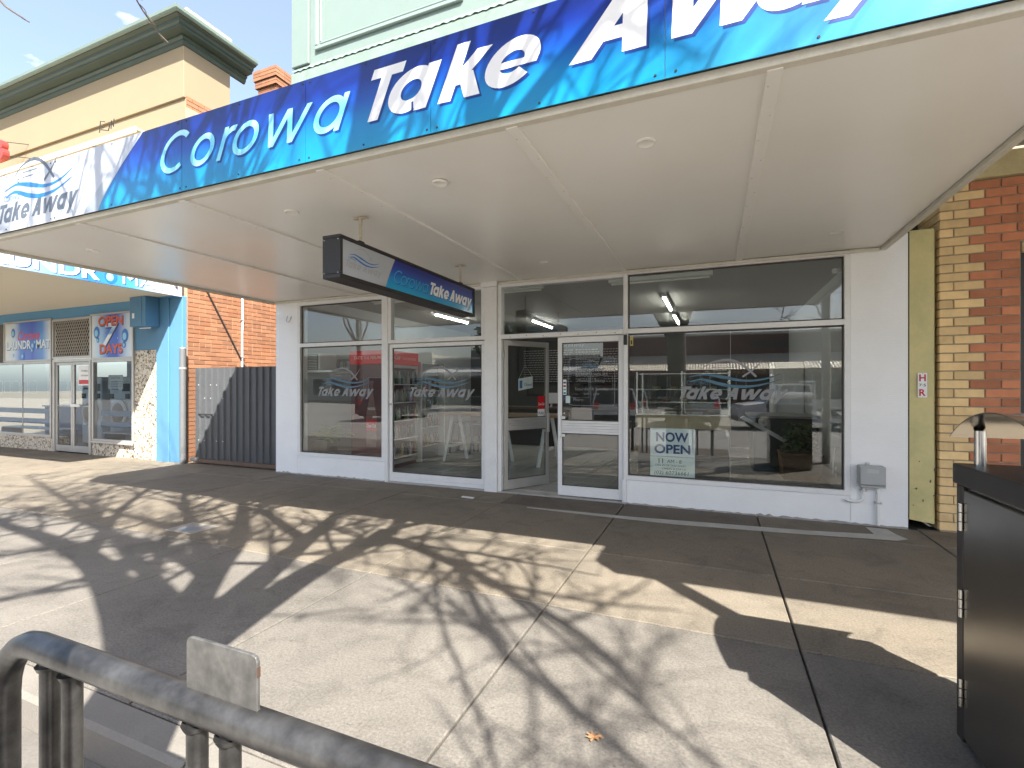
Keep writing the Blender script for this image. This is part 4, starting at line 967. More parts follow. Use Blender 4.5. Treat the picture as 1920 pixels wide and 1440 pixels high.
# panel signs
m_lsign = ramp_mat('laundry_sign','X',-16.0,-13.97,[(0,(.72,.72,.68)),(.22,(.55,.66,.75)),(.36,(.03,.16,.62)),(.62,(.01,.07,.52)),(.82,(.05,.25,.66)),(1,(.70,.76,.80))])
m_osign = ramp_mat('open_sign','X',-12.40,-10.97,[(0,(.70,.72,.74)),(.2,(.35,.58,.80)),(.42,(.01,.09,.55)),(.62,(.01,.09,.55)),(.85,(.5,.65,.82)),(1,(.72,.74,.78))])
m_orange = mat('orange_print',(.62,.10,.03),.4); m_bub = mat('bubble_print',(.02,.16,.55),.3); m_bubl = mat('bubble_light',(.25,.58,.80),.3); m_navy = mat('navy_shade',(.01,.015,.08),.4)
def bubble(par_, pl, x, y, r):
    q = MB(); q.poly([pl(x+r*.8*math.cos(R(15*k)), y+r*math.sin(R(15*k)), .0035) for k in range(24)]); b_ = obj('bubble', q, m_bub, par_)
    q = MB(); q.poly([pl(x-r*.12+r*.45*math.cos(R(15*k)), y-r*.12+r*.55*math.sin(R(15*k)), .0042) for k in range(24)]); obj('bubble_shine', q, m_bubl, b_)
t = thing('laundromat_sign', 'blue laundromat panel sign with bubbles above the left laundry window', 'sign', (-15.1,FYL,2.1))
obj('panel', MB().box(-15.97,-13.965,FYL-.022,FYL+.02,2.10,2.99), m_lsign, t); obj('frame', frame_rect(-16.01,-13.955,2.065,3.03,.034,FYL-.035,FYL+.02), m_alu, t)
e = Plane((-15.97,FYL-.0225,2.10),(1,0,0),(0,0,1),(0,-1,0))
q = MB(); font_text(q,e,'Corowa',.58,.48,.30,bold=.012,shear=.5,width=.95); obj('script_lettering', q, mat('script_red',(.60,.02,.04),.4), t)
for d_, m_, dx in ((.001,m_navy,.015),(.002,mat('chrome_print',(.62,.72,.82),.3),0)):
    q = MB(); font_text(q,e,'LAUNDR',.08+dx,.27-dx,.27,bold=.035,width=1.08,d=d_); obj('lettering', q, m_, t); q = MB(); font_text(q,e,'MAT',1.38+dx,.27-dx,.27,bold=.035,width=.60,d=d_); obj('lettering', q, m_, t)
for x,y,r in ((.38,.66,.11),(.80,.10,.09),(.40,.12,.04),(1.24,.34,.10),(1.32,.42,.06),(1.21,.24,.07)): bubble(t,e,x,y,r)
t = thing('open_days_sign', 'blue sign reading OPEN 7 DAYS in orange letters with bubbles', 'sign', (-11.7,FYL,2.1))
obj('panel', MB().box(-12.40,-10.97,FYL-.022,FYL+.02,2.09,2.99), m_osign, t); obj('frame', frame_rect(-12.44,-10.965,2.052,3.03,.036,FYL-.035,FYL+.02), m_alu, t)
e = Plane((-12.40,FYL-.0225,2.09),(1,0,0),(0,0,1),(0,-1,0))
for d_, m_, dx in ((.001,m_navy,.018),(.002,m_orange,0)):
    q = MB(); font_text(q,e,'OPEN',.66+dx,.68-dx,.27,bold=.03,align='CENTER',width=.86,d=d_+.001); obj('lettering', q, m_, t); q = MB(); font_text(q,e,'DAYS',.68+dx,.09-dx,.27,bold=.03,align='CENTER',width=.80,d=d_+.001); obj('lettering', q, m_, t)
for d_, m_, dx in ((.0002,m_navy,.03),(.0009,ramp_mat('seven_print','Z',2.3,2.85,[(0,(.6,.7,.8)),(.45,(.75,.8,.85)),(.55,(.10,.3,.6)),(1,(.7,.76,.82))]),0)):
    q = MB(); font_text(q,e,'7',.66+dx,.26-dx,.66,bold=.02,align='CENTER',width=.55,shear=.25,d=d_); obj('numeral', q, m_, t)
for x,y,r in ((.18,.54,.13),(.22,.38,.06),(1.16,.44,.14),(1.13,.25,.07),(.5,.48,.03),(.92,.40,.03)): bubble(t,e,x,y,r)
# laundromat awning
la = thing('laundromat_awning', 'laundromat awning with ribbed cream soffit', 'awning', (-14.4,-1.4,3.2))
q = MB(); n = 120
prof = []
for k in range(n): 
    y = -2.93 + 2.97*k/n; w_ = 2.97/n
    prof += [(y,3.225),(y+w_*.55,3.225),(y+w_*.6,3.238),(y+w_*.95,3.238)]
for a in range(len(prof)-1): q.add([(-22,prof[a][0],prof[a][1]),(-9.49,prof[a][0],prof[a][1]),(-9.49,prof[a+1][0],prof[a+1][1]),(-22,prof[a+1][0],prof[a+1][1])],[(0,1,2,3)])
obj('ribbed_soffit', q, mat('cream_soffit',(.76,.69,.55),.5), la); obj('deck', MB().box(-22,-9.5,-2.93,.05,3.26,3.40), m_trim, la)
obj('front_fascia', MB().box(-22,-9.49,-2.97,-2.94,3.2,3.72), m_bub, la)
t = thing('laundromat_fascia_sign', 'sunlit blue and white LAUNDROMAT sign on the end of the laundry awning', 'sign', (-9.46,-1.4,3.2))
obj('panel', MB().box(-9.484,-9.455,-2.96,.015,3.20,3.72), ramp_mat('laundry_end_sign','Y',-2.96,.0,[(0,(.55,.68,.80)),(.25,(.25,.45,.78)),(.5,(.02,.18,.66)),(.72,(.06,.28,.70)),(.9,(.6,.7,.78)),(1,(.75,.77,.78))]), t)
e = Plane((-9.4545,-2.96,3.20),(0,1,0),(0,0,1),(1,0,0))
for d_, m_, dx in ((.0006,m_navy,.012),(.0012,MATS['chrome_print'],0)):
    q = MB(); font_text(q,e,'LAUNDR',.02+dx,.05-dx,.31,bold=.035,width=1.60,d=d_); obj('lettering', q, m_, t); q = MB(); font_text(q,e,'MAT',1.96+dx,.05-dx,.30,bold=0.0,width=.74,d=d_); obj('lettering', q, m_, t)
for x,y,r in ((1.78,.14,.12),(1.70,.30,.07),(1.84,.32,.05)): bubble(t,e,x,y,r)
t = thing('downpipe_stub', 'short grey drain pipe poking from the laundromat awning end', 'pipe', (-9.5,-.1,3.3)); obj('pipe', MB().tube([(-9.42,-.20,3.55),(-9.44,-.10,3.38),(-9.7,-.08,3.25)],.03,10), m_alu, t, smooth=True); obj('collar', MB().tube([(-9.42,-.205,3.56),(-9.42,-.195,3.54)],.04,10), m_alu, t)
t = thing('blue_awning_box', 'light blue boxed bracket under the laundromat awning beside the pillar', 'box', (-10.55,-.2,2.6))
obj('box', MB().box(-10.58,-10.10,-.26,-.003,2.64,3.218), m_sky, t, bevel=.006); obj('rib', MB().box(-10.22,-10.205,-.266,-.261,2.65,3.2), m_sky, t); obj('sticker', MB().box(-10.50,-10.43,-.264,-.2612,2.80,2.90), m_wprint, t); obj('under_pipe', MB().tube([(-10.45,-.15,2.62),(-10.12,-.15,2.615)],.012,8), m_frame, t)
# side wall of the laundromat building: backing plus single bricks where they can be told apart
sw = obj('side_wall', MB().box(-9.80,-9.462,.122,8.6,-.03,6.9), m_omort, lb)
obj('side_wall_upper', MB().box(-9.60,-9.492,.46,1.05,6.9,7.09), m_omort, lb)
bm_ = {}
def brick(y0,y1,z,parent,x=-9.462,h=.074):
    L_ = round(y1-y0,3)
    if L_ < .03: return
    if L_ not in bm_:
        o = obj('brick', MB().box(x-.02,x+.010,y0,y1,z,z+h), m_obrick, parent, bevel=.0035, loc=(x,(y0+y1)/2,z)); bm_[L_] = o.data
    else: o = inst('brick', bm_[L_], (x,(y0+y1)/2,z), parent)
    o.location.x += random.uniform(-.002,.003)
for r in range(19):
    z = 1.83 + r*.086; y = .125 - (.12 if r % 2 else 0); hdr = (r % 6 == 5)
    st_ = .12 if hdr else .24
    while y < 2.5:
        brick(max(y,.125)+.0, y+st_-.011, z, sw); y += st_
q = MB()
for r in range(0, 21):
    z = .02+r*.086
    y = .125-(.12 if r%2 else 0)
    while y < 3: q.box(-9.47,-9.452,max(y,.125),y+.229,z,z+.074); y += .24
o = obj('lower_bricks', q, m_obrick, sw); o['kind'] = 'stuff'
q = MB()
for r in range(0, 22):
    z = 5.25+r*.086; y = .125-(.12 if r%2 else 0)
    while y < 1.1: q.box(-9.51,-9.482,max(y,.125),y+.229,z,z+.074); y += .24
o = obj('upper_bricks', q, m_obrick, lb); o['kind'] = 'stuff'
# cornice swept along the front and round the corner
prof = [(-.02,8.08),(.02,8.09),(.05,8.14),(.05,8.17),(.09,8.20),(.09,8.235),(.24,8.25),(.24,8.29),(.275,8.31),(.29,8.36),(.36,8.375),(.36,8.45),(.34,8.47),(-.05,8.52)]
q = MB(); path = lambda d: [(-22,.08-d,0),(-9.50+d,.08-d,0),(-9.50+d,1.40,0)]
vs_ = [[(a[0],a[1],z) for a in path(d)] for d, z in prof]; m_ = len(prof)
for row in vs_: q.v += row
for i in range(m_-1):
    for k in range(2): q.f.append((i*3+k, i*3+k+1, (i+1)*3+k+1, (i+1)*3+k))
q.f.append(tuple(i*3+2 for i in range(m_)))
cn = obj('cornice', q, m_green, lb)
q = MB(); g2 = [(.363,8.39),(.40,8.395),(.42,8.42),(.425,8.475),(.365,8.48)]
for d,z in g2: q.v += [(a[0],a[1],z) for a in path(d)]
for i in range(4):
    for k in range(2): q.f.append((i*3+k,i*3+k+1,(i+1)*3+k+1,(i+1)*3+k))
obj('gutter', q, mat('green_gutter',(.15,.20,.17),.45,var=.2,vs=3), cn)
obj('parapet_block', MB().box(-9.98,-9.48,.12,1.10,8.45,8.86), mat('cream_block',(.34,.31,.25),.8,var=.15), lb, bevel=.01)
lg = obj('ledge', MB().box(-22,-10.08,-.42,.118,6.32,6.37), mat('cream_ledge',(.52,.43,.28),.75,var=.3,vs=5), lb, bevel=.006)
obj('ledge_lip', MB().box(-22,-10.08,-.44,-.421,6.27,6.39), mat('ledge_lip',(.58,.54,.46),.7,var=.35,vs=12), lg, bevel=.004)
for k in range(8): obj('ledge_bracket', MB().box(-11.6-k*1.15,-11.53-k*1.15,-.40,.116,6.285,6.318), MATS['cream_ledge'], lg)
t = thing('facade_letter', 'red block letter B standing off the cream laundromat facade', 'letter', (-15.3,-.2,6.5))
q = MB(); e = Plane((-15.62,-.30,6.80),(1,0,0),(0,0,1),(0,-1,0)); font_text(q,e,'B',0,0,.60,bold=.05,width=.40); fr_ = len(q.v); 
o_ = MB(); 
zs_ = [p for p in q.v]
k = len(q.v); q.v += [(p[0],p[1]+.12,p[2]) for p in zs_]; q.f += [tuple(i+k for i in f)[::-1] for f in q.f]
from collections import Counter
ec = Counter(); 
for f in q.f[:len(q.f)//2]:
    for a,b in zip(f, f[1:]+f[:1]): ec[(a,b)] += 1
for (a,b) in list(ec):
    if (b,a) not in ec: q.f.append((a,b,b+k,a+k))
obj('letter', q, mat('letter_red',(.34,.045,.04),.5,var=.2), t)
for z in (6.88,7.2): obj('rod', MB().tube([(-15.3,-.2,z),(-15.0,.115,z+.02)],.008,6), m_dark, t)
t = thing('letter_rods', 'bent wire rods left from missing facade letters on the ledge end', 'rods', (-11.2,-.4,6.5))
for a in ([(-11.25,-.42,6.50),(-11.22,-.42,6.72),(-11.12,-.40,6.70)],[(-11.22,-.42,6.60),(-11.14,-.41,6.58)],[(-11.2,-.42,6.55),(-11.0,-.40,6.50),(-10.95,-.4,6.62)],[(-10.88,-.42,6.5),(-10.86,-.42,6.66),(-10.80,-.42,6.53),(-10.78,-.42,6.68)]): obj('rod', MB().tube(a,.009,5), m_dark, t)
# equipment in the laundry
def washer(x,y,label,big=True):
    t = thing('clothes_dryer', label, 'dryer', (x,y,0), 'machines in the laundromat')
    obj('casing', MB().box(x-.42,x+.42,y,y+.8,.02,1.72), mat('machine_white',(.62,.64,.66),.4), t, bevel=.02)
    obj('door_ring', MB().lathe([(.33,0),(.34,-.05),(.27,-.06)],(x,y,.82),32,'y'), mat('ring_grey',(.35,.36,.38),.3,.6), t, smooth=True); obj('door_glass', MB().lathe([(.265,-.055),(.20,-.075),(.08,-.085)],(x,y,.82),28,'y'), m_black, t, smooth=True)
    obj('panel', MB().box(x+.08,x+.38,y-.006,y-.001,1.36,1.55), m_black, t); obj('slot', MB().box(x-.34,x-.05,y-.006,y-.001,1.40,1.45), m_black, t)
    for sx in (-.32,.30): obj('coin_box', MB().box(x+sx-.07,x+sx+.07,y-.02,y-.001,1.18,1.30), m_dark, t)
washer(-13.55,1.2,'large white dryer with round black door in the laundry right window')
washer(-14.75,1.2,'white dryer half hidden behind the laundry door frame')
for k in range(2):
    t = thing('laundry_bench', ('blue slatted bench in the laundry right window','blue slatted bench in the laundry left window')[k], 'bench', (-12.75-k*3.95,.9,0))
    x = -12.75-k*3.95; wd = .72+k*.7
    for z in (.52,.78): obj('slat', MB().box(x-wd,x+wd,.74,.78,z,z+.13), m_sky, t, bevel=.004)
    for z in range(3): obj('seat_slat', MB().box(x-wd,x+wd,.80+z*.13,.91+z*.13,.36,.39), mat('bench_white',(.6,.6,.6),.5), t, bevel=.003)
    for sx in (-1,1): obj('leg', MB().box(x+sx*(wd-.1)-.03,x+sx*(wd-.1)+.03,.76,1.2,.02,.36), m_sky, t)
t = thing('folding_table', 'long grey folding counter in the laundry left window', 'table', (-15,2.5,0)); obj('top', MB().box(-19.35,-16.2,2.2,2.9,.86,.90), m_white, t, bevel=.005); obj('front', MB().box(-19.3,-16.3,2.25,2.85,.02,.855), mat('laundry_blue2',(.10,.25,.42),.5), t)
t = thing('wall_cabinet', 'tall grey cabinet at the back of the laundromat', 'cabinet', (-14.2,4.2,0)); obj('body', MB().box(-14.9,-13.6,4.0,4.55,.02,2.5), mat('cab_grey',(.30,.33,.35),.5), t, bevel=.01); obj('door', MB().box(-14.25,-13.65,3.985,3.999,.1,2.4), mat('cab_grey2',(.36,.39,.41),.5), t)
# ------------------------------------------------------------------ side gate, pole, conduit
gt = thing('side_gate', 'charcoal ribbed steel gate closing the lane beside the shop', 'gate', (-8.2,.12,.1))
m_gate = mat('charcoal_steel',(.085,.09,.095),.45,.1,var=.12,vs=4)
q = MB(); xs=[]; x=-9.25
while x < -7.0:
    xs += [(x,.14),(x+.115,.14),(x+.128,.108),(x+.152,.108),(x+.165,.14)]; x += .166
xs = [a for a in xs if a[0] < -7.005]
for a in range(len(xs)-1): q.add([(xs[a][0],xs[a][1],.10),(xs[a+1][0],xs[a+1][1],.10),(xs[a+1][0],xs[a+1][1],1.83),(xs[a][0],xs[a][1],1.83)],[(0,1,2,3)])
obj('ribbed_sheet', q, m_gate, gt)
for z in (.12,.95,1.78): obj('rail', MB().box(-9.25,-7.01,.145,.185,z,z+.05), m_gate, gt)
obj('slot', MB().box(-9.12,-8.72,.100,.107,.93,.955), m_black, gt); obj('bottom_track', MB().box(-9.25,-7.0,.09,.19,.03,.095), mat('rust_track',(.13,.09,.065),.8,var=.3,vs=9), gt)
obj('hinge_block', MB().box(-9.30,-9.12,.06,.13,.05,.12), m_alu, gt, bevel=.01)
for k in range(10): obj('bolt', MB().lathe([(.012,0),(.008,-.008)],(-9.11+.166*(k%5),.107,(.45,1.25,1.5)[k%3]),8,'y'), m_alu, gt)
t = thing('gate_post', 'grey round steel post with clamp beside the blue pillar', 'post', (-9.35,.0,0)); obj('pole', MB().tube([(-9.36,-.03,0),(-9.36,-.03,2.20)],.055,14), mat('grey_pole',(.15,.155,.16),.45,.2,var=.1), t, smooth=True); obj('clamp', MB().lathe([(.062,0),(.062,.04)],(-9.36,-.03,1.80),14), m_alu, t); obj('pole_cap', MB().lathe([(.057,0),(.05,.015)],(-9.36,-.03,2.20),14), m_alu, t)
t = thing('wall_conduit', 'white conduit pipe running up the orange brick wall', 'pipe', (-9.43,1.5,1.8)); obj('pipe', MB().tube([(-9.43,1.29,1.5),(-9.43,1.29,2.6),(-9.425,1.30,2.9),(-9.43,1.29,3.7)],.02,8), m_frame, t, smooth=True)
for z in (2.1,2.9): obj('saddle', MB().box(-9.452,-9.40,1.255,1.325,z,z+.015), m_alu, t)
t = thing('overhead_cable', 'black service cable running slantwise down the orange brick wall', 'cable', (-9,1,3)); obj('wire', MB().tube([(-9.435,.15,4.0),(-9.43,.47,3.45),(-9.43,.90,2.70),(-9.43,1.38,1.86)],.016,6), m_black, t); obj('bracket', MB().box(-9.452,-9.40,1.36,1.44,1.80,1.88), m_dark, t)
t = thing('brick_ledge', 'strip of loose orange bricks showing under the gate', 'bricks', (-7.8,.3,0))
for k in range(12): obj('brick', MB().box(-9.3+k*.19,-9.3+k*.19+.18,.24,.36,.0,.045), m_obrick, t, bevel=.004)
struct(obj('lane', MB().box(-9.46,-7.0,.06,9,-.2,-.004), m_con_in))
# distant chimney
t = thing('brick_chimney', 'small red brick chimney rising behind the awning beside the mint parapet', 'chimney', (-9.2,5.0,6))
bmq = None
cx, cy = -10.22, 3.0
obj('stack', MB().box(cx-.40,cx+.20,cy-.3,cy+.3,5.5,9.30), m_omort, t)
for r in range(14):
    z = 8.18+r*.086; ex_ = .0 if r < 9 else (.05 if r < 11 else .08)
    for k in range(3):
        obj('brick', MB().box(cx-.41-ex_+k*(.62+2*ex_)/3+.003,cx-.41-ex_+(k+1)*(.62+2*ex_)/3-.003,cy-.31-ex_,cy-.28,z,z+.074), m_obrick, t)
        obj('brick', MB().box(cx+.18,cx+.21+ex_,cy-.31-ex_+k*(.62+2*ex_)/3+.008,cy-.31-ex_+(k+1)*(.62+2*ex_)/3-.003,z,z+.074), m_obrick, t)

# ------------------------------------------------------------------ brick building on the right
rb = thing('brick_building', 'brick shop on the right with yellow quoin bricks and red brickwork', 'building', (3.5,0,0))
m_yb = mat('yellow_brick', (.80,.57,.28), .8, var=.26, vs=9, rnd=.16, bump=.3, bs=70); m_rb = mat('red_brick', (.54,.205,.10), .75, var=.28, vs=9, rnd=.26, bump=.3, bs=70)
m_mo = mat('brown_mortar', (.40,.32,.235), .9, var=.3, vs=9)
obj('backing', MB().box(2.105,2.72,.014,.40,0,3.50).box(2.722,6.5,.014,.40,2.86,3.50).box(2.722,6.5,.014,.40,0,.55), m_mo, rb)
obj('side_wall', MB().box(2.105,2.30,.402,9,0,5), m_mo, rb); obj('wall_above', MB().box(2.11,12,.02,.4,3.75,4.6), m_mo, rb)
bc = {}
def rbrick(x0,x1,z,m):
    key = (round(x1-x0,3), m.name)
    c = ((x0+x1)/2, .0, z)
    if key not in bc: o = obj('brick', MB().box(x0,x1,.0,.035,z,z+.078), m, rb, bevel=.004, loc=c); bc[key] = o.data
    else: o = inst('brick', bc[key], c, rb)
    o.location.y += random.uniform(-.002,.002); o.rotation_euler = (0,random.uniform(-.004,.004),0)
for r in range(39):
    z = .02+r*.0893; above = z > 2.85
    if r % 2 == 0:
        rbrick(2.095,2.325,z,m_yb); rbrick(2.336,2.566,z,m_rb)
        if not above: rbrick(2.577,2.712,z,m_rb)
        else: [rbrick(2.577+.241*k,2.807+.241*k,z,m_rb) for k in range(4)]
    else:
        rbrick(2.095,2.203,z,m_yb); rbrick(2.214,2.444,z,m_yb)
        if not above: rbrick(2.455,2.712,z,m_rb)
        else: [rbrick(2.455+.241*k,2.685+.241*k,z,m_rb) for k in range(5)]
    # return of the pier into the gap
    if r % 2 == 0 and z > 2.7: pass
q = MB()
for r in range(39):
    z = .02+r*.0893; y = .036+(.0 if r%2 else -.1)
    while y < .7: q.box(2.093,2.106,max(y,.036),y+.229,z,z+.078); y += .24
o = obj('return_bricks', q, m_yb, rb); o['kind'] = 'stuff'
obj('lintel_beam', MB().box(2.11,12,-.05,.3,3.505,3.745), mat('cream_beam',(.58,.49,.27),.75,var=.3,vs=7,fine=.15), rb, bevel=.008)
obj('window_lintel', MB().box(2.723,3.6,-.01,.2,2.76,2.855), mat('lintel_cream',(.58,.46,.26),.7), rb, bevel=.006)
rw = window('w', 2.723,4.6,.56,2.755,(3.6,),(1.9,), w=.05, parent=rb, y0=.03, y1=.09, m=m_dark)
obj('window_blind', MB().box(2.78,4.5,.30,.32,.6,2.7), mat('blind_dark',(.05,.055,.06),.6), rb)
t = thing('window_poster', 'pale paper notice in the brick shop window at the right edge', 'notice', (2.9,.1,1)); obj('sheet', MB().box(2.79,3.1,.098,.102,.86,1.22), m_wprint, t); obj('sheet_top', MB().box(2.79,3.1,.098,.102,1.4,1.85), mat('pale_blue_paper',(.5,.58,.68),.6), t)
# mustard metal cover in the gap
t = thing('gap_cover_panel', 'mustard painted sheet metal panel closing the gap beside the white pier', 'panel', (1.97,0,.1))
q = MB(); nx, nz_ = 8, 40
for i in range(nx+1):
    for j in range(nz_+1):
        u_, v_ = i/nx, j/nz_; x = 1.852+.228*u_; z = .10-.03*u_*(1-v_)+2.97*v_
        y = .008 - .010*math.sin(u_*math.pi)*(.6+.4*math.sin(9*v_)) + (.05*max(0,u_-.88)/.12) + .006*math.sin(23*v_)*u_*(1 if v_ < .3 else .3)
        q.v.append((x,y,z))
for i in range(nx):
    for j in range(nz_): k = i*(nz_+1)+j; q.f.append((k,k+nz_+1,k+nz_+2,k+1))
m_must = mat('mustard_paint',(.66,.57,.26),.5,var=.18,vs=3.5,fine=.06,bs=25,col2=(.50,.455,.21))
obj('sheet', q, m_must, t, smooth=True)
for k, (x, z, w_, h_) in enumerate(((1.905,.42,.02,.03),(1.96,.30,.012,.045),(2.02,.50,.016,.05),(2.055,.62,.014,.07),(2.06,.95,.010,.05),(1.93,.70,.012,.02),(2.058,1.30,.009,.04),(2.05,.36,.02,.03),(1.88,.25,.02,.012),(2.062,1.75,.008,.06))):
    obj('scuff', MB().poly([(x-w_/2,-.0075,z),(x+w_*.1,-.0075,z-h_*.3),(x+w_/2,-.0075,z+h_*.2),(x+w_*.15,-.0075,z+h_/2),(x-w_*.3,-.0075,z+h_*.3)]), m_dirt, t)
struct(obj('gap_back', MB().box(1.845,2.09,.55,.6,0,5), m_joint)); struct(obj('gap_floor', MB().box(1.845,2.09,.06,.55,-.2,-.01), m_joint))
t = thing('hydrant_plate', 'small white plate with red H and R lettering on the mustard panel', 'sign', (1.955,-.012,1.4))
obj('plate', MB().box(1.915,1.993,-.0125,-.0095,1.355,1.605), m_wprint, t, bevel=.001)
q = MB(); e = Plane((1.915,-.0126,1.355),(1,0,0),(0,0,1),(0,-1,0)); m_hr = mat('plate_red',(.50,.02,.03),.4)
font_text(q,e,'H',.039,.168,.095,bold=.03,align='CENTER',width=.055); obj('lettering', q, m_hr, t); q = MB(); font_text(q,e,'R',.039,.018,.095,bold=.03,align='CENTER',width=.055); obj('lettering', q, m_hr, t)
q = MB(); font_text(q,e,'7·5',.039,.114,.038,bold=.01,align='CENTER',width=.056); obj('number', q, m_black, t)
for z in (1.362,1.598): obj('screw', MB().lathe([(.004,0),(.003,-.002)],(1.954,-.0126,z),8,'y'), m_steel, t)
# neighbour's verandah
nv = thing('neighbour_verandah', 'higher corrugated verandah roof of the brick shop over the right footpath', 'verandah', (6,-2.4,0))
obj('soffit', MB().box(1.78,12,-4.85,-.055,3.76,3.80), mat('grey_soffit',(.30,.29,.28),.7,var=.2), nv); obj('fascia', MB().box(1.76,12,-4.90,-4.855,3.70,4.02), m_trim, nv, bevel=.005); obj('side_fascia', MB().box(1.74,1.778,-4.85,-.06,3.70,4.0), m_trim, nv, bevel=.005)
for x in (1.98,5.2,8.4): obj('post', MB().tube([(x,-4.72,.0),(x,-4.72,3.76)],.075,14), m_trim, nv, smooth=True)

# ------------------------------------------------------------------ bin enclosure
bn = thing('bin_enclosure', 'dark steel street bin enclosure with arched stainless hood', 'bin', (1.25,-3.95,0))
m_bin = mat('bin_steel',(.26,.245,.225),.25,.95,var=.22,vs=6,fine=.06,bs=40); m_cap = mat('bin_cap',(.045,.04,.037),.42,.3,var=.3,vs=12)
BX0,BX1,BY0,BY1 = .93,1.58,-4.28,-3.62
obj('casing', MB().box(BX0+.012,BX1,BY0,BY1,.02,1.06), m_bin, bn, bevel=.006)
obj('corner_post', MB().box(BX0-.002,BX0+.011,BY1-.055,BY1,.02,1.06), m_cap, bn, bevel=.003); obj('corner_post', MB().box(BX0-.002,BX0+.011,BY0,BY0+.05,.02,1.06), m_cap, bn, bevel=.003)
obj('cap', MB().box(BX0-.012,BX1+.01,BY0-.01,BY1+.012,1.062,1.145), m_cap, bn, bevel=.006)
dr = obj('door', MB().box(BX0-.004,BX0+.011,BY0+.055,BY1-.066,.045,1.045), m_bin, bn, bevel=.004)
for z in (.17,.53,.88):
    h = obj('hinge', MB().tube([(BX0-.010,BY1-.060,z),(BX0-.010,BY1-.060,z+.11)],.0085,10), m_steel, bn, smooth=True)
    for k in (.035,.072): obj('knuckle', MB().tube([(BX0-.010,BY1-.060,z+k),(BX0-.010,BY1-.060,z+k+.003)],.0105,10), m_dark, h)
obj('plinth', MB().box(BX0+.03,BX1-.02,BY0+.03,BY1-.03,-.002,.02), m_black, bn)
for x in (.985,1.52):
    for y in (-3.67,-4.22): obj('hood_post', MB().tube([(x,y,1.145),(x,y,1.285)],.019,14), m_steel, bn, smooth=True)
q = MB(); n = 24; yc = (BY0+BY1)/2; hw = .345; sag = .115; Rr = (hw*hw+sag*sag)/(2*sag); zc = 1.255+sag-Rr; aa = math.asin(hw/Rr)
for k in range(n+1):
    a = -aa+2*aa*k/n
    for rr_ in (Rr, Rr-.004):
        for x in (BX0-.02,BX1+.02): q.v.append((x, yc+rr_*math.sin(a), zc+rr_*math.cos(a)))
for k in range(n):
    b = k*4; q.f += [(b,b+1,b+5,b+4),(b+2,b+6,b+7,b+3),(b,b+4,b+6,b+2),(b+1,b+3,b+7,b+5)]
q.f += [(0,2,3,1),(n*4,n*4+1,n*4+3,n*4+2)]
obj('hood', q, mat('hood_stainless',(.60,.57,.52),.2,1.0,var=.12,vs=20), bn, smooth=True)

# ------------------------------------------------------------------ bike rack
bk = thing('bike_rack', 'grey tubular steel bike rack with a small blank plate at the kerb', 'bike rack', (-1.0,-5.5,-.15))
m_rack = mat('galvanised_grey',(.045,.044,.044),.36,.6,var=.35,vs=7,fine=.25,bs=45,col2=(.115,.112,.108))
ry, rz, rr_ = -5.50, .785, .034
pts = [(-1.80,ry,-.15),(-1.80,ry,.30),(-1.80,ry,.60)]
for k in range(7):
    a = R(180-15*k); pts.append((-1.63+.17*math.cos(a), ry, .615+.17*math.sin(a)))
pts += [(-1.4,ry,rz),(-.9,ry,rz),(-.4,ry,rz)]
for k in range(7):
    a = R(90-15*k); pts.append((-.22+.17*math.cos(a), ry, .615+.17*math.sin(a)))
pts += [(-.05,ry,.3),(-.05,ry,-.15)]
obj('hoop', MB().tube(pts, rr_, 20), m_rack, bk, smooth=True)
for x in (-1.575,-1.475,-1.015,-.915,-.46,-.36):
    ub = obj('slot_bar', MB().tube([(x,ry,-.15),(x,ry,rz-.02)], .021, 14), m_rack, bk, smooth=True)
    obj('weld', MB().lathe([(.026,0),(.031,.012)],(x,ry,rz-.046),12), m_rack, ub, smooth=True)
obj('ground_rail', MB().tube([(-1.8,ry,-.12),(-.05,ry,-.12)],.025,10), m_rack, bk, smooth=True)
q = MB(); x0,x1,z0,z1,c = -1.045,-.835,.80,.928,.014
q.prism([(x0,ry-.004,z0),(x1,ry-.004,z0),(x1,ry-.004,z1-c),(x1-c*.3,ry-.004,z1-c*.3),(x1-c,ry-.004,z1),(x0+c,ry-.004,z1),(x0+c*.3,ry-.004,z1-c*.3),(x0,ry-.004,z1-c)],(0,.008,0))
obj('plate', q, mat('plate_galv',(.075,.074,.071),.5,.35,col2=(.12,.118,.112),var=.3,vs=16,fine=.2,bs=60), bk, bevel=.0015)
obj('plate_edge_rust', MB().box(x1-.002,x1+.0012,ry-.0032,ry+.0032,.885,.905), mat('rust',(.07,.035,.022),.8), bk)
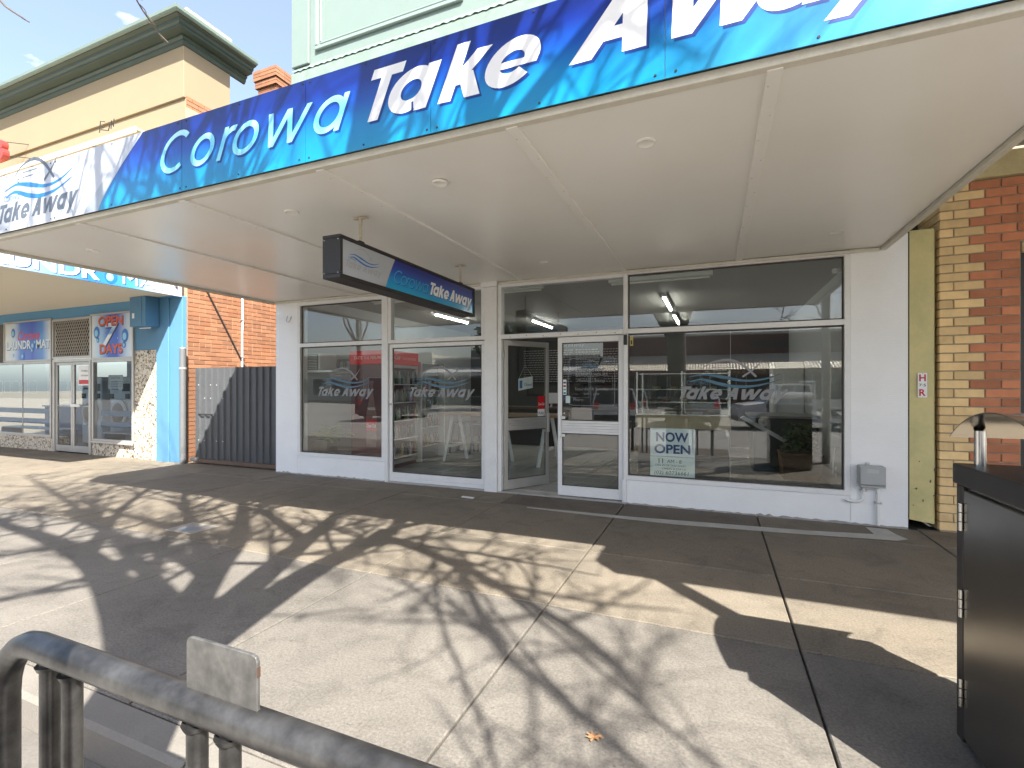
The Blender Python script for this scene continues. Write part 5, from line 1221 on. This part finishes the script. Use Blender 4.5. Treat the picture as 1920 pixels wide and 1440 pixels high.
# fallen leaf
q = MB(); lp = [(0,.05),(.012,.022),(.034,.034),(.030,.012),(.052,.004),(.028,-.008),(.036,-.03),(.012,-.022),(.004,-.05),(-.004,-.05),(-.014,-.024),(-.04,-.032),(-.028,-.006),(-.05,.006),(-.03,.014),(-.032,.036),(-.012,.022)]
for i in range(len(lp)): q.add([(-.46,-4.2,.012)]+[(-.46+a*.75+b*.2,-4.2+b*.6,.006+.35*abs(a)**1.3+.006*((k_+i)%2)) for k_,(a,b) in enumerate((lp[i],lp[(i+1)%len(lp)]))],[(0,1,2)])
tag(obj('fallen_leaf', q, mat('dry_leaf',(.30,.155,.065),.7,var=.3,vs=60)), 'single dry orange leaf lying on the sunlit footpath', 'leaf')
for i,(x,y) in enumerate(((-.2,-4.35),(-3.5,-1.55),(-5.9,-2.2),(.1,-1.7))):
    q = MB().add([(x,y,.004),(x+.02,y+.012,.012),(x+.035,y,.005),(x+.015,y-.014,.010)],[(0,1,2,3)])
    tag(obj('leaf_scrap', q, MATS['dry_leaf']), ('tiny leaf scrap beside the large dry leaf','tiny leaf scrap at the awning shadow edge left of the door','tiny leaf scrap on the far left paving','tiny leaf scrap on the paving under the right window')[i], 'leaf', 'leaf scraps on the footpath')
# ------------------------------------------------------------------ street tree beside the camera
tr_ = thing('street_tree', 'bare street tree whose branches shade the footpath and twigs hang at the top left', 'tree', (-.85,-6.43,-.15))
m_bark = mat('bark', (.085,.07,.058), .9, var=.3, vs=8, bump=.8, bs=30, stretch=(1,1,.4)); m_twig = mat('twig_bark', (.13,.105,.085), .9, var=.2)
q = MB(); q.tube([(-.85,-6.44,-.17),(-.85,-6.44,.1),(-.86,-6.43,1.0),(-.87,-6.42,2.0),(-.88,-6.40,2.7),(-.88,-6.37,3.3)],[.33,.27,.23,.22,.23,.16],18)
obj('trunk', q, m_bark, tr_, smooth=True)
limbs = [
 ([(-.88,-6.41,2.5),(-1.44,-6.55,3.55),(-2.07,-6.69,4.3),(-2.79,-6.92,4.9),(-3.41,-7.29,5.6),(-4.2,-7.6,6.6)],[.19,.15,.12,.09,.06,.03]),
 ([(-.93,-6.38,2.7),(-.92,-6.36,4.0),(-1.09,-6.09,4.7),(-1.6,-5.75,5.4),(-1.9,-5.6,6.2),(-2.3,-5.2,7.4)],[.20,.14,.11,.085,.06,.03]),
 ([(-.90,-6.36,2.7),(-.63,-6.10,3.9),(-.51,-5.82,4.6),(-.43,-5.48,5.3),(-.40,-5.2,6.2),(-.2,-4.9,7.4)],[.20,.14,.115,.09,.06,.03]),
 ([(-.86,-6.36,2.6),(-.42,-5.90,3.75),(-.05,-5.64,4.4),(.29,-5.43,5.0),(.4,-5.2,5.7),(.9,-5.0,6.8)],[.18,.14,.12,.095,.06,.03]),
 ([(-.05,-5.64,4.4),(.35,-5.62,4.8),(1.55,-6.25,5.2),(2.78,-7.15,5.9),(3.68,-7.88,6.4),(4.39,-8.74,6.9)],[.10,.085,.07,.055,.04,.02]),
 ([(-.92,-6.36,4.0),(-1.54,-6.25,4.9),(-2.4,-5.9,5.4),(-2.93,-5.62,5.7),(-3.4,-5.2,6.4)],[.10,.08,.06,.05,.02]),
 ([(-.51,-5.82,4.6),(-1.0,-5.8,5.2),(-1.37,-5.73,5.6),(-1.7,-5.3,6.3)],[.085,.07,.055,.02]),
 ([(-2.07,-6.69,4.3),(-2.5,-6.5,4.7),(-3.26,-6.01,5.2),(-3.91,-5.43,5.8),(-4.6,-4.9,6.6)],[.085,.07,.055,.04,.015]),
 ([(1.55,-6.25,5.2),(2.3,-7.2,5.2),(2.9,-7.7,5.5),(3.55,-8.24,5.8)],[.05,.04,.03,.015]),
 ([(-.88,-6.4,3.1),(-.7,-6.9,4.2),(-.4,-7.5,5.4),(.1,-8.1,6.8),(.4,-8.5,8.0)],[.16,.13,.10,.06,.03]),
 ([(-.43,-5.48,5.3),(.1,-5.5,6.0),(.9,-5.8,6.8),(1.7,-6.1,7.6)],[.07,.055,.04,.02]),
 ([(-.92,-6.36,4.0),(-1.1,-6.8,5.0),(-1.6,-7.4,6.1),(-2.2,-7.9,7.2)],[.10,.08,.055,.02]),
 ([(.29,-5.43,5.0),(1.0,-5.3,5.6),(1.9,-5.5,6.3),(2.9,-5.6,7.0)],[.07,.055,.04,.02]),
 ([(.1,-8.1,6.8),(1.0,-8.6,8.2),(2.2,-9.2,9.6),(3.2,-9.6,10.8)],[.075,.06,.045,.02]),
 ([(.1,-8.1,6.8),(.6,-8.8,8.6),(1.2,-9.1,10.0),(1.6,-9.2,11.6)],[.08,.065,.05,.02]),
 ([(-.4,-7.5,5.4),(-.9,-8.2,7.4),(-1.2,-8.8,9.2),(-1.0,-9.1,11.2)],[.085,.07,.05,.02]),
 ([(-1.6,-7.4,6.1),(-2.3,-8.0,7.8),(-3.0,-8.4,9.0),(-3.8,-8.7,10.0)],[.06,.05,.04,.02]),
 ([(1.0,-8.6,8.2),(2.6,-8.4,8.6),(3.8,-8.4,9.2),(5.2,-8.8,9.8)],[.05,.042,.034,.02]),
 ([(.6,-8.8,8.6),(-.2,-9.6,10.2),(-.6,-10.2,11.6)],[.055,.045,.02]),
 ([(2.2,-9.2,9.6),(3.6,-10.2,10.2),(4.8,-10.8,11.0)],[.045,.036,.02]),
 ([(.9,-5.0,6.8),(1.8,-5.6,7.6),(2.6,-6.4,8.4),(3.4,-7.2,9.0)],[.05,.04,.03,.02]),
 ([(-2.3,-5.2,7.4),(-1.8,-5.9,8.4),(-1.2,-6.8,9.4)],[.05,.038,.02]),
 ([(-.40,-5.2,6.2),(.4,-5.4,6.9),(1.3,-6.0,7.4),(2.3,-6.6,7.9)],[.05,.04,.03,.015]),
]
limbs = [(p_, [min(.135, r_*.86) for r_ in rs_]) for p_, rs_ in limbs]
def smooth_path(pts, rads, sub=4):
    P = [Vector(p) for p in pts]; out=[]; rr=[]
    for i in range(len(P)-1):
        p0,p1,p2,p3 = P[max(i-1,0)],P[i],P[i+1],P[min(i+2,len(P)-1)]
        for j in range(sub):
            t = j/sub
            out.append(.5*((2*p1)+(-p0+p2)*t+(2*p0-5*p1+4*p2-p3)*t*t+(-p0+3*p1-3*p2+p3)*t**3)); rr.append(rads[i]*(1-t)+rads[i+1]*t)
    out.append(P[-1]); rr.append(rads[-1]); return out, rr
rnd = random.Random(5)
qt = MB(); nbr = 0
cmin = Vector((-5.6,-10.5,3.9)); 
def in_frame(p):
    """keeps stray twigs from hanging in front of the shop"""
    return p.y > -5.0 and p.z < 5.2+(p.y+5.0)*.9
def grow(p, d, length, r, lvl):
    global nbr
    if nbr > 6000 or r < .003: return
    n = 5; pts = [p]; rs = [r]; dd = d.copy(); q_ = p.copy()
    for i in range(n):
        dd = (dd + Vector((rnd.uniform(-.22,.22),rnd.uniform(-.22,.22),rnd.uniform(-.12,.20)))).normalized()
        q_ = q_ + dd*length/n
        if in_frame(q_): break
        pts.append(q_.copy()); rs.append(max(.003, r*(1-.7*(i+1)/n)))
    if len(pts) < 3: return
    qt.tube(pts, rs, 5 if r > .012 else 3, cap=False); nbr += 1
    if lvl > 0:
        for k in range(rnd.randint(3,5)):
            i = rnd.randint(1,len(pts)-1); a = (pts[i]-pts[i-1]).normalized()
            s = Vector((rnd.uniform(-1,1),rnd.uniform(-1,1),rnd.uniform(-.5,.9))).normalized()
            grow(pts[i], (a*.75+s*.75).normalized(), length*rnd.uniform(.45,.75), rs[i]*.72, lvl-1)
for pts, rads in limbs:
    P, rr = smooth_path(pts, rads); q = MB().tube(P, rr, 10); obj('limb', q, m_bark, tr_, smooth=True)
    for i in range(4, len(P)):
        if P[i].z < 3.9: continue
        for k in range(1):
            a = (P[i]-P[i-1]).normalized(); s = Vector((rnd.uniform(-1,1),rnd.uniform(-1,1),rnd.uniform(-.25,1))).normalized()
            grow(P[i], (a*.5+s).normalized(), rnd.uniform(.7,1.7), min(.034, .009+rr[i]*.45), 2 if rnd.random() < .22 else 1)
for pts in ([(1.55,-6.25,5.2),(1.75,-6.45,4.6),(1.9,-6.6,3.9),(2.2,-6.7,3.2),(2.35,-6.75,2.9)],[(1.2,-6.1,5.1),(1.3,-6.5,4.3),(1.5,-6.8,3.5),(1.45,-6.9,3.05)],[(2.3,-6.8,5.6),(2.7,-7.0,4.6),(2.95,-7.1,3.7),(3.1,-7.05,3.1)]):
    P, rr = smooth_path(pts, [.02,.014,.011,.008,.005][:len(pts)], 4); qt.tube(P, rr, 5)
    for i in range(5, len(P)):
        for k in range(2): grow(P[i], Vector((rnd.uniform(-1,1),rnd.uniform(-.8,.8),rnd.uniform(-.5,.4))).normalized(), rnd.uniform(.25,.6), .007, 1)
# hanging twigs in view
for pts in ([(-3.91,-5.43,5.8),(-4.25,-4.9,5.0),(-4.32,-4.6,4.2),(-4.36,-4.53,4.02),(-4.22,-4.48,3.90),(-4.16,-4.46,3.86)],
            [(-4.6,-4.9,6.6),(-4.75,-4.1,5.9),(-4.85,-3.6,5.25),(-4.93,-3.36,5.02),(-5.0,-3.20,4.96),(-5.08,-3.02,4.90)],
            [(-4.93,-3.36,5.02),(-5.02,-3.25,5.06),(-5.08,-3.2,5.07)],[(-4.95,-3.32,5.0),(-4.92,-3.25,4.93),(-4.93,-3.2,4.90)],[(-5.0,-3.20,4.96),(-5.08,-3.2,5.0),(-5.1,-3.14,5.03)],[(-4.9,-3.45,5.08),(-4.83,-3.42,5.0),(-4.80,-3.40,4.97)],[(-5.03,-3.12,4.93),(-4.98,-3.06,4.86)]):
    P, rr = smooth_path(pts, [.014,.010,.008,.007,.006,.004][:len(pts)] if len(pts) > 4 else [.006,.004,.002][:len(pts)], 3); qt.tube(P, rr, 5)
obj('twigs', qt, m_twig, tr_)
# a few seed balls and dead leaves still on the tree
q = MB()
for k in range(130):
    i = rnd.randrange(len(qt.v)); v = Vector(qt.v[i])
    if in_frame(v): continue
    a = rnd.uniform(0,6.28); s = rnd.uniform(.04,.08)
    q.add([v, v+Vector((s*math.cos(a),s*math.sin(a),-.03)), v+Vector((s*1.6*math.cos(a+.4),s*1.6*math.sin(a+.4),-.08)), v+Vector((s*math.cos(a+.9),s*math.sin(a+.9),-.05))],[(0,1,2,3)])
o = obj('dead_leaves', q, MATS['dry_leaf'], tr_); o['kind'] = 'stuff'
struct(obj('tree_pit', MB().box(-2.0,.3,-7.4,-5.95,-.149,-.142), mat('pit_soil',(.10,.075,.05),.95,var=.4,vs=12,bump=1,bs=30)))

# ------------------------------------------------------------------ across the street (seen in the glass)
def opp_building(name, label, x0, x1, h, m, y=-36.0, ver=None, step=0):
    t = thing(name, label, 'building', ((x0+x1)/2,y-4,-.1))
    obj('wall', MB().box(x0,x1,y-8,y,-.15,h), m, t)
    obj('parapet_cap', MB().box(x0-.05,x1+.05,y-.1,y+.12,h,h+.18), m_trim, t)
    if step: obj('stepped_parapet', MB().box(x0+(x1-x0)*.25,x1-(x1-x0)*.25,y-.2,y+.06,h+.18,h+.18+step), m, t)
    k = x0+.8
    while k < x1-2.2:
        wf = obj('window', frame_rect(k,k+2.0,.5,2.5,.09,y+.005,y+.06), m_frame, t); obj('pane', MB().box(k+.09,k+1.91,y+.012,y+.02,.59,2.41), mat('dark_pane',(.02,.025,.03),.08), wf); k += 2.6
    return t
m_mar = mat('maroon_brick',(.12,.035,.03),.8,var=.2,vs=3); m_tanb = mat('tan_render',(.50,.42,.28),.8,var=.1); m_gryb = mat('grey_render',(.16,.155,.15),.8,var=.1); m_crm = mat('pale_render',(.55,.50,.40),.8)
ob1 = opp_building('maroon_shop','maroon brick shop across the street mirrored in the right window',-9.0,16.0,5.6,m_mar)
ob2 = opp_building('grey_shop','grey stepped parapet shop across the street mirrored in the sliding leaf',-26.0,-9.3,4.2,m_gryb,step=.7)
ob3 = opp_building('cream_shop','cream shop across the street mirrored in the left window',-48.0,-26.3,4.8,m_crm)
ob4 = opp_building('tan_shop','tan rendered shop at the far end across the street',16.3,34,6.2,m_tanb,step=.8)
for k, (a_, b_, h_, m__) in enumerate(((-72,-48.4,5.4,m_mar),(-96,-72.4,4.6,m_tanb),(-125,-96.4,5.8,m_gryb),(-160,-125.4,5.0,m_crm),(34.4,60,5.0,m_gryb))):
    opp_building('street_shop', ('maroon','tan','dark grey','cream','far right grey')[k]+' shop further along the opposite side of the street', a_, b_, h_, m__)
q = MB(); x = -9.0
while x < 16: 
    q.add([(x,-33.0,2.75),(x+.10,-33.0,2.80),(x+.2,-33.0,2.75),(x,-36.0,4.05),(x+.10,-36.0,4.10),(x+.2,-36.0,4.05)],[(0,1,4,3),(1,2,5,4)]); x += .2
obj('verandah_roof', q, mat('sunlit_iron',(.60,.55,.44),.5,.2), ob1)
obj('verandah_fascia', MB().box(-9,16,-33.05,-33.0,2.35,2.74), m_mar, ob1)
q = MB(); e = Plane((8.6,-32.995,2.40),(-1,0,0),(0,0,1),(0,1,0)); font_text(q,e,'Corowa Curtains',.0,.06,.38,width=10.0); obj('verandah_lettering', q, mat('gold_print',(.45,.40,.10),.5), ob1)
for k in range(8): obj('verandah_post', MB().tube([(-8.5+k*3.4,-33.1,-.1),(-8.5+k*3.4,-33.1,2.4)],.06,8), m_mar, ob1)
obj('upper_sign', MB().box(2.5,8.0,-35.99,-35.9,4.5,5.1), m_dark, ob1); 
q = MB(); x = -26
while x < -9.4:
    q.add([(x,-33.4,2.8),(x+.15,-33.4,2.86),(x+.3,-33.4,2.8),(x,-36,3.4),(x+.15,-36,3.46),(x+.3,-36,3.4)],[(0,1,4,3),(1,2,5,4)]); x += .3
obj('verandah_roof', q, mat('pale_iron',(.55,.55,.53),.5,.2), ob2); obj('verandah_fascia', MB().box(-26,-9.4,-33.45,-33.4,2.5,2.79), m_white, ob2)
for k in range(5): obj('verandah_post', MB().tube([(-25.5+k*4,-33.5,-.1),(-25.5+k*4,-33.5,2.6)],.06,8), m_white, ob2)
struct(obj('far_pavement', MB().box(-160,80,-36,-32,-.3,-.02), m_con_out))
def far_tree(label, x, y, h, green, seed):
    t = thing('distant_tree', label, 'tree', (x,y,-.15)); r = random.Random(seed)
    obj('trunk', MB().tube([(x,y,-.15),(x+.05,y,h*.3),(x-.05,y,h*.5)],[.22,.16,.10],9), m_bark, t, smooth=True)
    q = MB(); 
    if green:
        for k in range(1400):
            v = Vector((r.gauss(0,1),r.gauss(0,1),r.gauss(0,1))).normalized()*(r.random()**.4); c = Vector((x+v.x*h*.36,y+v.y*h*.36,h*.66+v.z*h*.34)); s = r.uniform(.12,.3)
            a = Vector((r.uniform(-1,1),r.uniform(-1,1),r.uniform(-1,1))).normalized(); b = a.cross(Vector((r.uniform(-1,1),r.uniform(-1,1),r.uniform(-1,1)))).normalized()
            q.add([c-a*s, c+b*s*.6, c+a*s, c-b*s*.6],[(0,1,2,3)])
        obj('crown', q, mat('far_foliage',(.06,.09,.035),.7,var=.5,vs=2), t)
    else:
        def g3(p,d,l,rad,lv):
            e_ = p+d*l; q.tube([p,(p+e_)*.5+Vector((r.uniform(-.1,.1),r.uniform(-.1,.1),0))*l,e_],[rad,rad*.85,rad*.65],4,cap=False)
            if lv:
                for _ in range(4): g3(p+d*l*r.uniform(.5,1),(d+Vector((r.uniform(-1,1),r.uniform(-1,1),r.uniform(-.2,.7)))*.8).normalized(),l*.68,rad*.62,lv-1)
        for k in range(5): g3(Vector((x,y,h*.35)),Vector((r.uniform(-.8,.8),r.uniform(-.8,.8),1)).normalized(),h*.26,.075,4)
        obj('crown', q, m_twig, t)
far_tree('leafy green tree across the street mirrored in the door glass',-14.0,-27.0,7.5,True,3)
far_tree('bare tree across the street mirrored in the upper left window',-20.0,-17.5,11.0,False,4)
far_tree('bare tree to the right across the street',9.0,-24.0,8.0,False,6)
# parked vehicles
m_tyre = mat('tyre',(.02,.02,.02),.8); m_cglass = mat('car_glass',(.015,.018,.02),.05)
def vehicle(name, label, cat, x, y, ang, paint, prof, roof, width=1.76, tray=False, wb=2.7):
    """side profile swept across the width with the cabin drawn in; nose towards local +x"""
    t = thing(name, label, cat, (x,y,-.15), 'vehicles parked across the street'); t.rotation_euler = (0,0,ang)
    L0 = W[t.name]
    def o2(n, mb, m, par_=t, **k):
        o = obj(n, mb, m, None, **k); COL.objects.unlink(o); COL.objects.link(o); o.parent = par_; 
        if par_ is not t: o.location = Vector(o.location) - par_["_c"] if False else o.location
        return o
    hw = width/2
    q = MB(); n = len(prof)
    secs = [(-hw,.94,.03),(-hw*.93,1.0,0),(hw*.93,1.0,0),(hw,.94,.03)]
    for yy, s, _ in secs: q.v += [(a*s if abs(a) > 1.5 else a, yy, .22+(z-.22)*(.97 if s < 1 else 1)) for a, z in prof]
    for k in range(3):
        for i in range(n): q.f.append((k*n+i,k*n+(i+1)%n,(k+1)*n+(i+1)%n,(k+1)*n+i))
    q.f += [tuple(range(n))[::-1], tuple(range(3*n,4*n))]
    o2('body', q, paint, smooth=True)
    q = MB(); n = len(roof); inn = hw*.78
    top = max(z for a, z in roof)
    for sy in (-1,1): q.v += [(a, sy*(hw*.95 if z < top-.3 else inn), z) for a, z in roof]
    for i in range(n): q.f.append((i,(i+1)%n,n+(i+1)%n,n+i))
    q.f += [tuple(range(n))[::-1], tuple(range(n,2*n))]
    o2('glasshouse', q, m_cglass)
    zt = [p for p in roof if p[1] > top-.12]; xa, xb = min(p[0] for p in zt), max(p[0] for p in zt)
    o2('roof_panel', MB().box(xa-.03,xb+.03,-inn-.02,inn+.02,top-.03,top+.03), paint, bevel=.02)
    lo = [p for p in roof if p[1] < top-.3]; la_, lb_ = min(p[0] for p in lo), max(p[0] for p in lo); zl = lo[0][1]
    for sy in (-1,1):
        for a, b in ((la_,xa),(lb_,xb),((la_+lb_)/2,(xa+xb)/2)): o2('pillar', MB().tube([(a,sy*(hw*.955),zl),(b,sy*(inn+.008),top)],.035,6), paint)
    for sx in (-1,1):
        for sy in (-1,1):
            wx = sx*wb/2; q = MB().lathe([(.0,-.1),(.30,-.1),(.33,-.06),(.33,.06),(.30,.1),(.0,.1)],(wx,sy*(hw-.09),.33),20,'y'); w_ = o2('wheel', q, m_tyre, smooth=True)
            o2('rim', MB().lathe([(.21,sy*.085),(.20,sy*.108),(.06,sy*.10)],(wx,sy*(hw-.09),.33),16,'y'), m_steel, smooth=True)
    x1 = max(a for a, z in prof)*.985; x0 = min(a for a, z in prof)*.985
    for sy in (-1,1):
        o2('headlight', MB().box(x1-.08,x1+.012,sy*hw*.72-.17,sy*hw*.72+.17,.66,.80), m_wprint, bevel=.02); o2('tail_light', MB().box(x0-.012,x0+.06,sy*hw*.80-.10,sy*hw*.80+.10,.72,1.0), m_red, bevel=.02)
    o2('bumper', MB().box(x1-.05,x1+.05,-hw*.9,hw*.9,.30,.50), m_dark, bevel=.03); o2('bumper', MB().box(x0-.05,x0+.05,-hw*.9,hw*.9,.32,.52), m_dark, bevel=.03); o2('number_plate', MB().box(x0-.06,x0-.052,-.19,.19,.55,.67), m_wprint)
    if tray:
        q = MB().box(-2.45,-.35,-hw,hw,.78,.86); 
        o2('tray', q, m_alu); 
        for yy in (-hw,hw-.03): o2('tray_side', MB().box(-2.45,-.35,yy,yy+.03,.865,1.10), m_alu)
        o2('head_board', frame_rect(-.30,-.26,0,0,0,0,0) if False else MB().box(-.34,-.30,-hw+.05,-hw+.10,.87,1.85).box(-.34,-.30,hw-.10,hw-.05,.87,1.85).box(-.34,-.30,-hw+.1,hw-.1,1.80,1.85).box(-.34,-.30,-hw+.1,hw-.1,1.3,1.34), m_frame)
    return t
sedan = [(-2.2,.35),(-2.25,.6),(-2.2,.95),(-1.5,1.0),(1.0,.95),(1.9,.85),(2.2,.7),(2.25,.5),(2.2,.25),(-2.1,.25)]
sroof = [(-1.9,.97),(-1.15,1.44),(.1,1.46),(1.05,.96)]
wroof = [(-2.1,.98),(-1.85,1.46),(.3,1.52),(1.15,.97)]
uroof = [(-.25,1.02),(-.20,1.68),(.75,1.70),(1.35,1.02)]
utep = [(-.35,.45),(-.38,1.03),(1.4,1.02),(2.2,.92),(2.35,.7),(2.35,.3),(-2.3,.3),(-2.3,.5)]
m_pw = mat('paint_white',(.72,.73,.74),.25,coat=.6); m_pd = mat('paint_dark',(.02,.025,.03),.2,coat=.8); m_ps = mat('paint_silver',(.42,.43,.44),.25,.4,coat=.6)
vehicle('parked_wagon','white station wagon mirrored in the closed door glass','car',-4.0,-15.0,R(-100),m_pw,sedan,wroof)
vehicle('parked_sedan','dark sedan mirrored low in the closed door glass','car',-6.6,-12.8,R(-95),m_pd,sedan,sroof)
vehicle('parked_hatch','silver car mirrored behind the display cabinet','car',-1.0,-16.0,R(-100),m_ps,sedan,wroof)
vehicle('parked_utility','white tray utility mirrored in the wide right window','utility',3.0,-15.6,R(170),m_pw,utep,uroof,tray=True,wb=2.9)
vehicle('parked_sedan','dark sedan parked left, mirrored in the left window','car',-15.0,-14.5,R(-95),m_pd,sedan,sroof)
